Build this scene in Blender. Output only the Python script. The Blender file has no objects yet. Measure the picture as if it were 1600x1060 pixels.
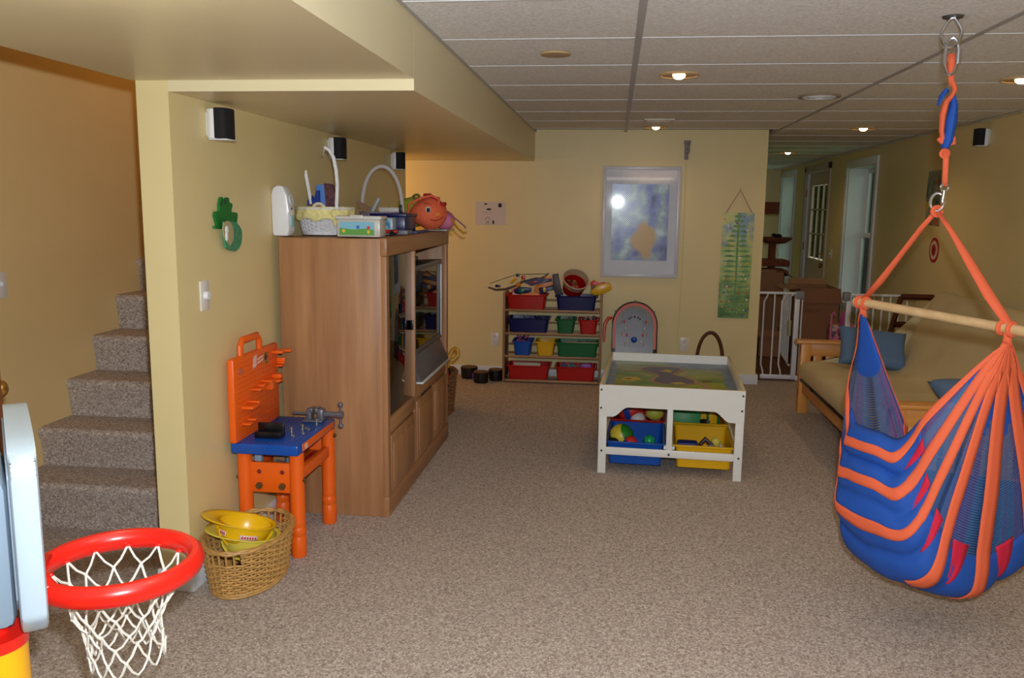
import bpy, bmesh, math, random
from mathutils import Vector, Matrix, noise
S = bpy.context.scene
COL = S.collection
R = math.radians
PI = math.pi
random.seed(7)

# ------------------------------------------------------------------ camera
F_PX, CAM_H, YAW, PITCH, ROLL = 1323.7, 1.47, .1181, .1546, .0119
_right = Vector((math.cos(YAW), math.sin(YAW), 0))
FW = Vector((-math.sin(YAW)*math.cos(PITCH), math.cos(YAW)*math.cos(PITCH), -math.sin(PITCH)))
_up = _right.cross(FW)
CR = _right*math.cos(ROLL) + _up*math.sin(ROLL)
CU = _up*math.cos(ROLL) - _right*math.sin(ROLL)
CP = Vector((0, 0, CAM_H))
cd = bpy.data.cameras.new('camera'); cam = bpy.data.objects.new('camera', cd); COL.objects.link(cam)
cd.sensor_width = 36; cd.lens = F_PX/1600*36; cd.clip_start = .05
m = Matrix.Identity(4)
for i in range(3):
    m[i][0], m[i][1], m[i][2], m[i][3] = CR[i], CU[i], -FW[i], CP[i]
cam.matrix_world = m
S.camera = cam

def at(u, v, x=None, y=None, z=None):
    """where the line of sight through photo point (u,v) meets the plane x=, y= or z="""
    r = FW + CR*((u-800)/F_PX) - CU*((v-530)/F_PX)
    if x is not None: t = (x-CP.x)/r.x
    elif y is not None: t = (y-CP.y)/r.y
    else: t = (z-CP.z)/r.z
    return CP + r*t

# ------------------------------------------------------------------ light
S.view_settings.view_transform = 'Standard'; S.view_settings.look = 'None'
S.view_settings.gamma = 1; S.view_settings.use_curve_mapping = False
S.view_settings.exposure = 0
W = bpy.data.worlds.new('sky'); S.world = W; W.use_nodes = True
W.node_tree.nodes['Background'].inputs[0].default_value = (.84, .88, .86, 1)
W.node_tree.nodes['Background'].inputs[1].default_value = 1.4

def light(name, kind, loc, power, color, size=.05, rot=None, spot=None, blend=.6):
    d = bpy.data.lights.new(name, kind); d.energy = power; d.color = color
    if kind == 'AREA': d.size = size
    else: d.shadow_soft_size = size
    if spot: d.spot_size = spot; d.spot_blend = blend
    o = bpy.data.objects.new(name, d); o.location = loc
    if rot: o.rotation_euler = rot
    COL.objects.link(o); return o
light('sun', 'SUN', (0, 0, 8), 3.2, (1, .96, .88), .01, (0, R(-42), 0))
WARM = (1, .62, .28)
light('camera_flash', 'SPOT', (.035, .02, CAM_H+.11), 300, (.89, .95, 1), .022, (R(88), 0, YAW), R(140), .9)
light('stairwell_lamp', 'POINT', (-2.2, 4.6, 3.0), 6, WARM, .12)
light('nook_lamp', 'POINT', (-2.35, 6.8, 1.70), 7.5, (1, .60, .22), .06)
for (lx, ly, p) in ((.279, 4.193, 9), (1.887, 4.396, 9), (1.857, 6.893, 8), (1.852, 9.744, 6), (.293, 6.802, 4), (.279, 1.4, 13), (1.887, 1.4, 10)):
    light('can_lamp', 'SPOT', (lx, ly, 2.055), p*.95, (1, .66, .34), .04, (0, 0, 0), R(150), .8)
light('step_face_fill', 'POINT', (-1.0, 1.45, 1.80), 4.0, (1, .92, .75), .06)  # added light without a fixture, brightens the soffit step face
light('room_fill', 'AREA', (.4, -1.2, 2.0), 12, (1, .90, .76), 1.2, (0, 0, 0))  # invisible area light added behind the camera as ambient fill

# ------------------------------------------------------------------ materials
def lin(c):
    return tuple((v/12.92 if v <= .04045 else ((v+.055)/1.055)**2.4) for v in (x/255 for x in c)) + (1,)
MATS = {}
def mat(name, rgb, rough=.5, metal=0, var=0, scale=20, bump=0, bscale=None, spec=.5, emit=None, alpha=1, trans=0, coat=0, stretch=None, rgb2=None, detail=4, sheen=0):
    if name in MATS: return MATS[name]
    M = bpy.data.materials.new(name); M.use_nodes = True; nt = M.node_tree; N = nt.nodes; L = nt.links
    b = N['Principled BSDF']; c = lin(rgb)
    b.inputs['Base Color'].default_value = c; b.inputs['Roughness'].default_value = rough
    b.inputs['Metallic'].default_value = metal; b.inputs['Specular IOR Level'].default_value = spec
    b.inputs['Alpha'].default_value = alpha; b.inputs['Transmission Weight'].default_value = trans
    b.inputs['Coat Weight'].default_value = coat
    if sheen: b.inputs['Sheen Weight'].default_value = sheen
    if emit: b.inputs['Emission Color'].default_value = lin(emit[0]); b.inputs['Emission Strength'].default_value = emit[1]
    tc = N.new('ShaderNodeTexCoord'); mp = N.new('ShaderNodeMapping'); L.new(tc.outputs['Object'], mp.inputs[0])
    if stretch: mp.inputs['Scale'].default_value = stretch
    if var or rgb2:
        n = N.new('ShaderNodeTexNoise'); n.inputs['Scale'].default_value = scale; n.inputs['Detail'].default_value = detail
        L.new(mp.outputs[0], n.inputs['Vector'])
        r = N.new('ShaderNodeValToRGB'); e = r.color_ramp.elements
        if rgb2:
            e[0].color = c; e[1].color = lin(rgb2); e[0].position = .5-.5*(1-var if var else .6); e[1].position = .5+.5*(1-var if var else .6)
            e[0].position = max(0, .5-(var or .15)); e[1].position = min(1, .5+(var or .15))
        else:
            e[0].color = tuple(v*(1-var) for v in c[:3])+(1,); e[1].color = tuple(min(1, v*(1+var)) for v in c[:3])+(1,)
            e[0].position = .3; e[1].position = .7
        L.new(n.outputs['Fac'], r.inputs[0]); L.new(r.outputs[0], b.inputs['Base Color'])
    if bump:
        n2 = N.new('ShaderNodeTexNoise'); n2.inputs['Scale'].default_value = bscale or scale; n2.inputs['Detail'].default_value = 3
        L.new(mp.outputs[0], n2.inputs['Vector'])
        bp = N.new('ShaderNodeBump'); bp.inputs['Strength'].default_value = bump; bp.inputs['Distance'].default_value = .01
        L.new(n2.outputs['Fac'], bp.inputs['Height']); L.new(bp.outputs[0], b.inputs['Normal'])
    MATS[name] = M; return M

def glass_mat(name, rgb, opacity, rough=.02, ior=1.5):
    if name in MATS: return MATS[name]
    M = bpy.data.materials.new(name); M.use_nodes = True; nt = M.node_tree; N = nt.nodes; L = nt.links
    N.remove(N['Principled BSDF']); out = N['Material Output']
    t = N.new('ShaderNodeBsdfTransparent'); t.inputs[0].default_value = lin(rgb)
    g = N.new('ShaderNodeBsdfGlossy'); g.inputs['Roughness'].default_value = rough
    fr = N.new('ShaderNodeFresnel'); fr.inputs[0].default_value = ior
    ad = N.new('ShaderNodeMath'); ad.operation = 'ADD'; ad.inputs[1].default_value = opacity
    mx = N.new('ShaderNodeMixShader'); L.new(fr.outputs[0], ad.inputs[0]); L.new(ad.outputs[0], mx.inputs[0])
    L.new(t.outputs[0], mx.inputs[1]); L.new(g.outputs[0], mx.inputs[2]); L.new(mx.outputs[0], out.inputs[0])
    MATS[name] = M; return M

def wood(name, c1, c2, axis='Z', rough=.4, scale=9):
    st = {'Z': (3, 3, .22), 'X': (.22, 3, 3), 'Y': (3, .22, 3)}[axis]
    return mat(name, c1, rough, rgb2=c2, var=.22, scale=scale, stretch=st, detail=8, bump=.05, bscale=30)

def speckle(name, cols, scale, bump, rough=.95):
    if name in MATS: return MATS[name]
    M = bpy.data.materials.new(name); M.use_nodes = True; nt = M.node_tree; N = nt.nodes; L = nt.links
    b = N['Principled BSDF']; b.inputs['Roughness'].default_value = rough; b.inputs['Specular IOR Level'].default_value = .1
    tc = N.new('ShaderNodeTexCoord')
    v = N.new('ShaderNodeTexVoronoi'); v.inputs['Scale'].default_value = scale
    n = N.new('ShaderNodeTexNoise'); n.inputs['Scale'].default_value = scale*.35; n.inputs['Detail'].default_value = 3
    L.new(tc.outputs['Object'], v.inputs['Vector']); L.new(tc.outputs['Object'], n.inputs['Vector'])
    sp = N.new('ShaderNodeSeparateColor'); L.new(v.outputs['Color'], sp.inputs[0])
    md = N.new('ShaderNodeMath'); md.operation = 'MULTIPLY_ADD'; md.inputs[1].default_value = .55; L.new(sp.outputs[0], md.inputs[0])
    m2 = N.new('ShaderNodeMath'); m2.operation = 'MULTIPLY'; m2.inputs[1].default_value = .45; L.new(n.outputs['Fac'], m2.inputs[0]); L.new(m2.outputs[0], md.inputs[2])
    r = N.new('ShaderNodeValToRGB'); el = r.color_ramp.elements
    for i, c in enumerate(cols):
        p = .12+.72*i/(len(cols)-1)
        if i < 2: el[i].position = p; el[i].color = lin(c)
        else: e = el.new(p); e.color = lin(c)
    L.new(md.outputs[0], r.inputs[0]); L.new(r.outputs[0], b.inputs['Base Color'])
    bp = N.new('ShaderNodeBump'); bp.inputs['Strength'].default_value = bump; bp.inputs['Distance'].default_value = .008
    L.new(md.outputs[0], bp.inputs['Height']); L.new(bp.outputs[0], b.inputs['Normal'])
    MATS[name] = M; return M

YEL = mat('yellow_paint', (226, 207, 152), .42, var=.02, scale=3, bump=.015, bscale=180, spec=.45)
CARPET = speckle('berber_carpet', [(120, 106, 98), (166, 150, 140), (190, 176, 166), (222, 212, 202)], 190, .7)
TILE = speckle('ceiling_tile', [(214, 213, 212), (232, 231, 230), (246, 246, 245)], 130, .35, .9)
WHITE = mat('white_trim', (222, 224, 228), .35)
WPLAS = mat('white_plastic', (226, 228, 232), .3, spec=.6)
BLACK = mat('black_cloth', (14, 12, 18), .8)
BLKP = mat('black_plastic', (14, 14, 17), .3)
CHROME = mat('chrome', (205, 205, 210), .16, metal=1)
BRASS = mat('brass', (190, 150, 80), .25, metal=1)
SILV = mat('grey_plastic', (120, 120, 126), .4, metal=.3)
RED = mat('red_plastic', (176, 18, 16), .3)
BLUE = mat('blue_plastic', (8, 76, 168), .3)
NAVY = mat('navy_plastic', (8, 14, 84), .3)
GREEN = mat('green_plastic', (8, 98, 52), .35)
YELP = mat('yellow_plastic', (224, 172, 16), .3)
ORG = mat('orange_plastic', (236, 98, 18), .35, bump=.03, bscale=200)
PURP = mat('purple_plastic', (120, 60, 160), .4)
PINK = mat('pink_plastic', (225, 90, 150), .4)

# ------------------------------------------------------------------ mesh helpers
WORLD = {}
def new(): return bmesh.new()
def bx(bm, x0, x1, y0, y1, z0, z1, bev=0, M=None):
    vs = [bm.verts.new((x, y, z)) for x in (x0, x1) for y in (y0, y1) for z in (z0, z1)]
    fs = [bm.faces.new([vs[i] for i in q]) for q in ((0, 1, 3, 2), (4, 6, 7, 5), (0, 4, 5, 1), (2, 3, 7, 6), (0, 2, 6, 4), (1, 5, 7, 3))]
    if bev:
        es = list({e for f in fs for e in f.edges})
        r = bmesh.ops.bevel(bm, geom=es, offset=bev, segments=2, affect='EDGES', profile=.5)
        vs = list({v for f in r['faces'] for v in f.verts} | {v for v in vs if v.is_valid})
    if M:
        for v in vs: v.co = M @ v.co
    return vs
def basis(d):
    d = Vector(d).normalized(); a = Vector((0, 0, 1)) if abs(d.z) < .9 else Vector((1, 0, 0))
    u = d.cross(a).normalized(); return u, d.cross(u)
def tube(bm, pts, r, n=8, closed=False, flat=None, cap=True):
    pts = [Vector(p) for p in pts]; k = len(pts); rings = []
    rr = r if isinstance(r, (list, tuple)) else [r]*k
    pu = None
    for i, p in enumerate(pts):
        a = pts[(i-1) % k] if (closed or i > 0) else p; b = pts[(i+1) % k] if (closed or i < k-1) else p
        d = (b-a)
        if d.length < 1e-9: d = Vector((0, 0, 1))
        d.normalize()
        if pu is None: u, w = basis(d)
        else:
            u = (pu - d*pu.dot(d))
            if u.length < 1e-6: u, _ = basis(d)
            u.normalize()
        w = d.cross(u); pu = u
        if flat: ww = flat
        else: ww = 1
        rings.append([bm.verts.new(p + (u*math.cos(2*PI*j/n) + w*math.sin(2*PI*j/n)*ww)*rr[i]) for j in range(n)])
    for i in range(k if closed else k-1):
        A, B = rings[i], rings[(i+1) % k]
        off = 0
        if closed and i == k-1:
            off = min(range(n), key=lambda o: (A[0].co-B[o].co).length)
        for j in range(n):
            bm.faces.new((A[j], A[(j+1) % n], B[(j+1+off) % n], B[(j+off) % n]))
    if cap and not closed:
        bm.faces.new(rings[0][::-1]); bm.faces.new(rings[-1])
def cyl(bm, p0, p1, r, r2=None, n=16):
    tube(bm, [p0, p1], [r, r if r2 is None else r2], n)
def lathe(bm, prof, c=(0, 0, 0), n=24, M=None, sx=1, sy=1):
    c = Vector(c); rings = []
    for (r, z) in prof:
        ring = []
        if r < 1e-6:
            v = bm.verts.new((0, 0, z)); ring = [v]
        else:
            ring = [bm.verts.new((r*sx*math.cos(2*PI*j/n), r*sy*math.sin(2*PI*j/n), z)) for j in range(n)]
        rings.append(ring)
    for A, B in zip(rings, rings[1:]):
        for j in range(n):
            q = [A[j % len(A)], A[(j+1) % n % len(A)] if len(A) > 1 else A[0], B[(j+1) % n] if len(B) > 1 else B[0], B[j] if len(B) > 1 else B[0]]
            qq = []
            for v in q:
                if v not in qq: qq.append(v)
            if len(qq) > 2: bm.faces.new(qq)
    for ring in rings:
        for v in ring:
            if M: v.co = M @ v.co
            v.co += c
def sph(bm, c, rx, ry=None, rz=None, n=16, m_=10, M=None):
    ry = rx if ry is None else ry; rz = rx if rz is None else rz
    prof = [(math.sin(PI*i/m_), -math.cos(PI*i/m_)) for i in range(m_+1)]
    prof[0] = (0, -1); prof[-1] = (0, 1)
    k = len(bm.verts)
    S_ = Matrix.Diagonal((rx, ry, rz, 1))
    lathe(bm, prof, c, n, (M @ S_) if M else S_)
def torus(bm, c, R_, r, n=32, k=8, M=None, a0=0, a1=2*PI, sx=1, sy=1):
    full = abs(a1-a0-2*PI) < 1e-6
    pts = []
    cnt = n if full else n+1
    for i in range(cnt):
        a = a0+(a1-a0)*i/n; p = Vector((R_*sx*math.cos(a), R_*sy*math.sin(a), 0))
        if M: p = M @ p
        pts.append(p+Vector(c))
    tube(bm, pts, r, k, closed=full)
def prism(bm, pts, d):
    """polygon pts (3D) extruded by vector d"""
    d = Vector(d); A = [bm.verts.new(Vector(p)) for p in pts]; B = [bm.verts.new(Vector(p)+d) for p in pts]
    n = len(A); bm.faces.new(A); bm.faces.new(B[::-1])
    for i in range(n): bm.faces.new((A[i], B[i], B[(i+1) % n], A[(i+1) % n]))
def grid(bm, fn, nu, nv, closed_u=False):
    V = [[bm.verts.new(fn(i/nu, j/nv)) for j in range(nv+1)] for i in range(nu if closed_u else nu+1)]
    for i in range(nu):
        for j in range(nv):
            a, b = V[i], V[(i+1) % len(V)]
            bm.faces.new((a[j], b[j], b[j+1], a[j+1]))
    return V
def rnoise(p, s=1): return noise.noise(Vector(p)*s)

def mw(o):
    if o is None: return Matrix.Identity(4)
    return WORLD[o.name]
def obj(name, bm, m, parent=None, smooth=True, ang=40, bev=0, local=False, sub=0, solid=0, loc=None):
    if bev: bmesh.ops.bevel(bm, geom=bm.edges[:], offset=bev, segments=2, affect='EDGES', profile=.5)
    bmesh.ops.recalc_face_normals(bm, faces=bm.faces[:])
    Wp = mw(parent)
    if loc is None:
        if parent is None and not local:
            lo = Vector((min(v.co.x for v in bm.verts)+max(v.co.x for v in bm.verts), min(v.co.y for v in bm.verts)+max(v.co.y for v in bm.verts), 0))/2
            lo.z = min(v.co.z for v in bm.verts); loc = lo
        else: loc = Vector((0, 0, 0))
    loc = Vector(loc)
    if parent is None: Wo = Matrix.Translation(loc)
    else: Wo = Wp.copy()
    if not local: bm.transform(Wo.inverted())
    if smooth:
        ca = math.cos(R(ang))
        for f in bm.faces: f.smooth = True
        for e in bm.edges:
            if len(e.link_faces) == 2 and e.link_faces[0].normal.dot(e.link_faces[1].normal) < ca: e.smooth = False
    me = bpy.data.meshes.new(name); bm.to_mesh(me); bm.free()
    me.materials.append(m)
    o = bpy.data.objects.new(name, me); COL.objects.link(o)
    if parent: o.parent = parent
    else: o.location = loc
    WORLD[o.name] = Wo
    if solid: md = o.modifiers.new('solid', 'SOLIDIFY'); md.thickness = solid; md.offset = 0
    if sub: md = o.modifiers.new('sub', 'SUBSURF'); md.levels = sub; md.render_levels = sub
    return o
def thing(name, label, cat, loc=(0, 0, 0), rz=0, group=None, kind=None, M=None):
    o = bpy.data.objects.new(name, None); COL.objects.link(o); o.empty_display_size = .05
    o.location = loc; o.rotation_euler = (0, 0, rz)
    Mx = Matrix.Translation(Vector(loc)) @ Matrix.Rotation(rz, 4, 'Z')
    if M is not None: Mx = M; o.matrix_world = M
    WORLD[o.name] = Mx
    return tag(o, label, cat, group, kind)
def tag(o, label, cat=None, group=None, kind=None):
    if label: o['label'] = label
    if cat: o['category'] = cat
    if group: o['group'] = group
    if kind: o['kind'] = kind
    return o
def struct(name, bm, m, label=None, parent=None, **k):
    o = obj(name, bm, m, parent, **k)
    if parent is None: o['kind'] = 'structure'; o['label'] = label or name.replace('_', ' '); o['category'] = name.split('_')[0]
    return o
def stuff(o): o['kind'] = 'stuff'; return o
def one(name, bm, m, label, cat, group=None, **k): return tag(obj(name, bm, m, **k), label, cat, group)
def copy_tree(o, parent=None):
    c = o.copy(); COL.objects.link(c)
    if parent: c.parent = parent
    WORLD[c.name] = WORLD[o.name]
    for ch in [k for k in bpy.data.objects if k.parent == o]: copy_tree(ch, c)
    return c
def frame_rect(bm, a0, a1, b0, b1, w, f):
    """four bars of a rectangular frame; f(a0,a1,b0,b1) adds one box"""
    f(a0, a1, b0, b0+w); f(a0, a1, b1-w, b1); f(a0, a0+w, b0+w, b1-w); f(a1-w, a1, b0+w, b1-w)

# ================================================================== SETTING
Zc, YB, XR, YF = 2.097, 7.278, 2.55, 13.9
XW, XP, XST, XS = -1.568, -1.688, -2.70, -.688
ZL, ZH, YS, YE = 1.856, 1.894, 2.90, 6.32
bm = new(); bx(bm, XST-.12, XR+.1, -2.6, 7.42, -.08, 0); struct('floor', bm, CARPET, 'brown and beige flecked berber carpet covering the playroom floor', smooth=False, loc=(0, 0, 0))
WFL = wood('dark_plank', (84, 50, 28), (122, 76, 44), 'Y', .3, 6)
fl = bpy.data.objects.new('floor', None); COL.objects.link(fl); WORLD[fl.name] = Matrix.Identity(4)
tag(fl, 'dark brown wooden plank floor of the room beyond the gate', 'floor', kind='structure')
for i in range(13):
    for j in range(3):
        x0 = 1.0+i*.125-.03; y0 = 7.47+j*2.2-(.7 if i % 2 else 0)
        bm = new(); bx(bm, x0, x0+.123, max(7.47, y0), min(14.0, y0+2.197), -.05, -.004-.001*((i*7+j) % 3)); obj('floor_plank', bm, WFL, fl, smooth=False)
bm = new(); bx(bm, 1.0, XR+.1, 7.42, 7.47, -.05, .006, .003); struct('trim_1', bm, wood('threshold', (96, 60, 36), (130, 86, 52), 'X'), 'wooden threshold strip where the carpet meets the plank floor')

# walls
bm = new(); bx(bm, XP, XW, YS, YE, 0, Zc+.03); struct('wall_left', bm, YEL, 'yellow partition wall between the stairs and the playroom', loc=(0, 0, 0))
bm = new(); bx(bm, XST-.12, XST, -2.6, YB, 0, 3.2); struct('wall_stairs', bm, mat('ochre_paint', (232, 202, 144), .5, var=.03, scale=2), 'ochre yellow wall running up beside the carpeted stairs', loc=(0, 0, 0))
bm = new(); bx(bm, XST-.12, 1.225, YB, YB+.12, 0, Zc+.03); struct('wall_back', bm, YEL, 'yellow back wall behind the toy shelf and framed picture', loc=(0, 0, 0))
bm = new()
ops = [(8.88, 9.90, .48, 1.94), (10.74, 11.97, 0, 1.98), (12.72, 13.68, .48, 1.97)]
ys = -2.6
for (a, b, z0, z1) in ops:
    bx(bm, XR, XR+.28, ys, a, 0, Zc+.03); bx(bm, XR, XR+.28, a, b, z1, Zc+.03)
    if z0 > 0: bx(bm, XR, XR+.28, a, b, 0, z0)
    ys = b
bx(bm, XR, XR+.28, ys, YF, 0, Zc+.03)
struct('wall_right', bm, YEL, 'long yellow right wall with windows and a door', loc=(0, 0, 0), smooth=False)
bm = new(); bx(bm, 1.0, XR+.28, YF, YF+.1, 0, Zc+.03); struct('wall_far', bm, YEL, 'short far yellow wall beyond the cat tree', loc=(0, 0, 0))
bm = new(); bx(bm, .98, 1.08, YB+.12, YF, 0, Zc+.03); struct('wall_inner', bm, YEL, 'yellow wall on the left of the far room', loc=(0, 0, 0))
bm = new(); bx(bm, XST-.12, XR+.28, -2.7, -2.6, 0, 3.2); struct('wall_rear', bm, YEL, 'yellow wall behind the camera', loc=(0, 0, 0))
bm = new(); bx(bm, XST, XP, YE-.1, YE, 0, 3.2); bx(bm, XP-.02, XP+.05, -2.6, YE, Zc, 3.2); bx(bm, XST, XP+.05, -2.6, YE, 3.2, 3.25)
struct('wall_stairwell', bm, YEL, 'yellow upper walls enclosing the stairwell', loc=(0, 0, 0))
# soffits
SOF = mat('soffit_paint', (226, 212, 172), .38, var=.02, scale=2, spec=.45)
bm = new(); bx(bm, XW, XS, YS, YE, ZL, Zc+.03); bx(bm, XST, XS, YE, YB, ZL, Zc+.03); struct('trim_2', bm, SOF, 'low yellow boxed soffit above the television cabinet', loc=(0, 0, 0))
bm = new(); bx(bm, XP-.012, XS, -2.6, YS-.001, ZH, Zc+.03); struct('trim_3', bm, SOF, 'nearer yellow boxed soffit at the upper left', loc=(0, 0, 0))
# ceiling with tiles and grid
bm = new(); bx(bm, XS, XR+.28, -2.6, YF+.1, Zc+.02, Zc+.06); ceil = struct('ceiling', bm, mat('ceiling_deck', (150, 150, 150), .9), 'suspended ceiling of white textured tiles', loc=(0, 0, 0), smooth=False)
xl = [XS, .067, 1.262, 2.457, XR]
yl = [3.318+.61*k for k in range(-9, 18)]
tmesh = {}
for i in range(4):
    for y0 in yl:
        if y0+.61 > YF or y0 < -2.4: continue
        if xl[i] > 1 or y0 < YB-.3:
            key = (i,)
            if key not in tmesh:
                bm = new(); w = xl[i+1]-xl[i]; bx(bm, .006, w-.006, .006, .604, 0, .02, .004)
                o = obj('ceiling_tile', bm, TILE, ceil, smooth=False, local=True); tmesh[key] = o.data
            else:
                o = bpy.data.objects.new('ceiling_tile', tmesh[key]); COL.objects.link(o); o.parent = ceil
            o.location = (xl[i], y0, Zc+.001)
            WORLD[o.name] = Matrix.Identity(4)
GRID = mat('grid_metal', (176, 174, 176), .4)
for x in xl[:4]:
    bm = new(); w = .013; bx(bm, x-w*(x > XS), x+w, -2.6, YF if x > 1 else YB, Zc-.002, Zc+.02); obj('grid_runner', bm, GRID, ceil, smooth=False)
for y in yl:
    bm = new(); bx(bm, XS if y < YB else 1.08, XR, y-.007, y+.007, Zc-.001, Zc+.018); obj('grid_crossbar', bm, mat('grid_cross', (214, 214, 216), .35), ceil, smooth=False)
# baseboards
def base(name, x0, x1, y0, y1, label, h=.085):
    bm = new(); bx(bm, x0, x1, y0, y1, 0, h, .004); struct(name, bm, WHITE, label)
base('baseboard_back', -2.6, 1.245, YB-.016, YB, 'white baseboard along the back wall')
base('baseboard_left', XW, XW+.015, YS-.015, YE, 'white baseboard along the left partition wall')
base('baseboard_pillar', XP-.01, XW+.014, YS-.016, YS, 'white baseboard around the end of the partition wall')
base('baseboard_corner', 1.226, 1.245, YB, YB+.12, 'white baseboard on the end of the back wall')
base('baseboard_right', XR-.015, XR, -2.6, 8.8, 'white baseboard along the right wall')

# stairs
stairs = thing('stairs', 'carpeted staircase climbing behind the yellow partition wall', 'stairs', (XST, 3.42, 0), kind='structure')
for k in range(11):
    z1 = .215+.189*k; y0 = 3.40+.231*k
    bm = new()
    n = 6; r_ = .028
    pts = [(y0+.02, z1-.189 if k else 0)]
    pts += [(y0+.006, z1-.06)]
    for q in range(n+1):
        a = PI+(-PI/2)*q/n
        pts.append((y0-.01+r_+r_*math.cos(a), z1-r_+r_*math.sin(a)))
    pts += [(y0+.26, z1), (y0+.26, z1-.189 if k else 0)]
    prism(bm, [(XST+.002, y, z) for y, z in pts], (XP-XST-.004, 0, 0))
    obj('step', bm, CARPET, stairs)

# ------------------------------------------------------------------ windows and doors
def window(name, y0, y1, z0, z1, label):
    w = thing(name, label, 'window', (XR, (y0+y1)/2, z0), kind='structure')
    bm = new(); bx(bm, XR+.001, XR+.24, y0, y0+.012, z0, z1); bx(bm, XR+.001, XR+.24, y1-.012, y1, z0, z1); bx(bm, XR+.001, XR+.24, y0, y1, z1-.012, z1); bx(bm, XR+.001, XR+.24, y0, y1, z0, z0+.012)
    obj('window_jamb', bm, WHITE, w, smooth=False)
    bm = new(); frame_rect(bm, y0-.075, y1+.075, z0-.075, z1+.075, .075, lambda a, b, c, d: bx(bm, XR-.022, XR-.001, a, b, c, d, .004)); obj('window_casing', bm, WHITE, w)
    bm = new(); bx(bm, XR-.05, XR+.02, y0-.09, y1+.09, z0-.02, z0+.008, .004); obj('window_sill', bm, WHITE, w)
    zm = (z0+z1)/2
    for (a, b, xx) in ((z0+.012, zm+.02, .17), (zm-.02, z1-.012, .20)):
        bm = new(); frame_rect(bm, y0+.012, y1-.012, a, b, .045, lambda p, q, c, d: bx(bm, XR+xx, XR+xx+.03, p, q, c, d, .003)); s = obj('window_sash', bm, WHITE, w)
        bm = new(); bx(bm, XR+xx+.012, XR+xx+.017, y0+.05, y1-.05, a+.04, b-.04); obj('window_pane', bm, glass_mat('window_glass', (225, 235, 228), .02, .02, 1.15), s, smooth=False)
    bm = new(); bx(bm, XR+.155, XR+.168, (y0+y1)/2-.03, (y0+y1)/2+.03, zm+.02, zm+.035, .003); obj('sash_lock', bm, BRASS, w)
    return w
w1 = window('window_1', 8.88, 9.90, .48, 1.94, 'nearer white double-hung window in the right wall')
bm = new(); p = Vector((XR+.193, 9.55, 1.43)); bx(bm, p.x-.004, p.x+.001, p.y-.045, p.y+.045, p.z-.05, p.z+.05, .003); obj('suncatcher', bm, mat('amber', (230, 120, 30), .4), w1)
window('window_2', 12.72, 13.68, .48, 1.97, 'farthest white window at the end of the right wall')
DOORC = mat('door_paint', (206, 178, 160), .4)
d1 = thing('door_1', 'exterior door with glass lites and brass knobs in the right wall', 'door', (XR, 11.35, 0), kind='structure')
bm = new(); a, b = 10.74, 11.97
bx(bm, XR+.001, XR+.2, a, a+.03, 0, 1.98); bx(bm, XR+.001, XR+.2, b-.03, b, 0, 1.98); bx(bm, XR+.001, XR+.2, a, b, 1.95, 1.98); obj('door_jamb', bm, WHITE, d1, smooth=False)
bm = new(); bx(bm, XR-.022, XR-.001, a-.07, a+.01, 0, 2.05, .003); bx(bm, XR-.022, XR-.001, b-.01, b+.07, 0, 2.05, .003); bx(bm, XR-.022, XR-.001, a-.07, b+.07, 1.97, 2.05, .003); obj('door_casing', bm, mat('casing', (196, 176, 160), .4), d1)
ya, yb = a+.035, b-.035; gx = XR+.03
bm = new(); frame_rect(bm, ya, yb, .02, 1.945, .15, lambda p, q, c, d: bx(bm, gx, gx+.04, p, q, c, d, .003)); bx(bm, gx, gx+.04, ya+.14, yb-.14, .16, .85); obj('door_slab', bm, DOORC, d1)
for q in range(4):
    bm = new(); w_ = (yb-ya-.34)/4; y_ = ya+.17+q*w_; bx(bm, gx-.008, gx+.001, y_+.02, y_+w_-.02, .2, .62, .006); obj('door_panel', bm, DOORC, d1)
for q in range(3):
    for r_ in range(3):
        w_ = (yb-ya-.30)/3; h_ = (1.795-.86)/3; y_ = ya+.15+q*w_; z_ = .86+r_*h_
        bm = new(); bx(bm, gx+.018, gx+.022, y_+.008, y_+w_-.008, z_+.008, z_+h_-.008); obj('door_pane', bm, glass_mat('window_glass', (225, 235, 228), .02, .02, 1.15), d1, smooth=False)
bm = new()
for q in (1, 2): y_ = ya+.15+q*w_; bx(bm, gx+.008, gx+.032, y_-.01, y_+.01, .85, 1.8)
for q in (1, 2): z_ = .86+q*h_; bx(bm, gx+.008, gx+.032, ya+.14, yb-.14, z_-.01, z_+.01)
obj('door_muntin', bm, DOORC, d1)
for z_ in (.80, .95):
    bm = new(); cyl(bm, (gx, ya+.07, z_), (gx-.03, ya+.07, z_), .012); sph(bm, (gx-.05, ya+.07, z_), .028 if z_ < .9 else .02); cyl(bm, (gx, ya+.07, z_), (gx-.008, ya+.07, z_), .032); obj('door_knob', bm, BRASS, d1)
for z_ in (.3, 1.0, 1.7):
    bm = new(); cyl(bm, (XR-.004, b-.03, z_-.05), (XR-.004, b-.03, z_+.05), .008, n=8); obj('door_hinge', bm, BRASS, d1)
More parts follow.
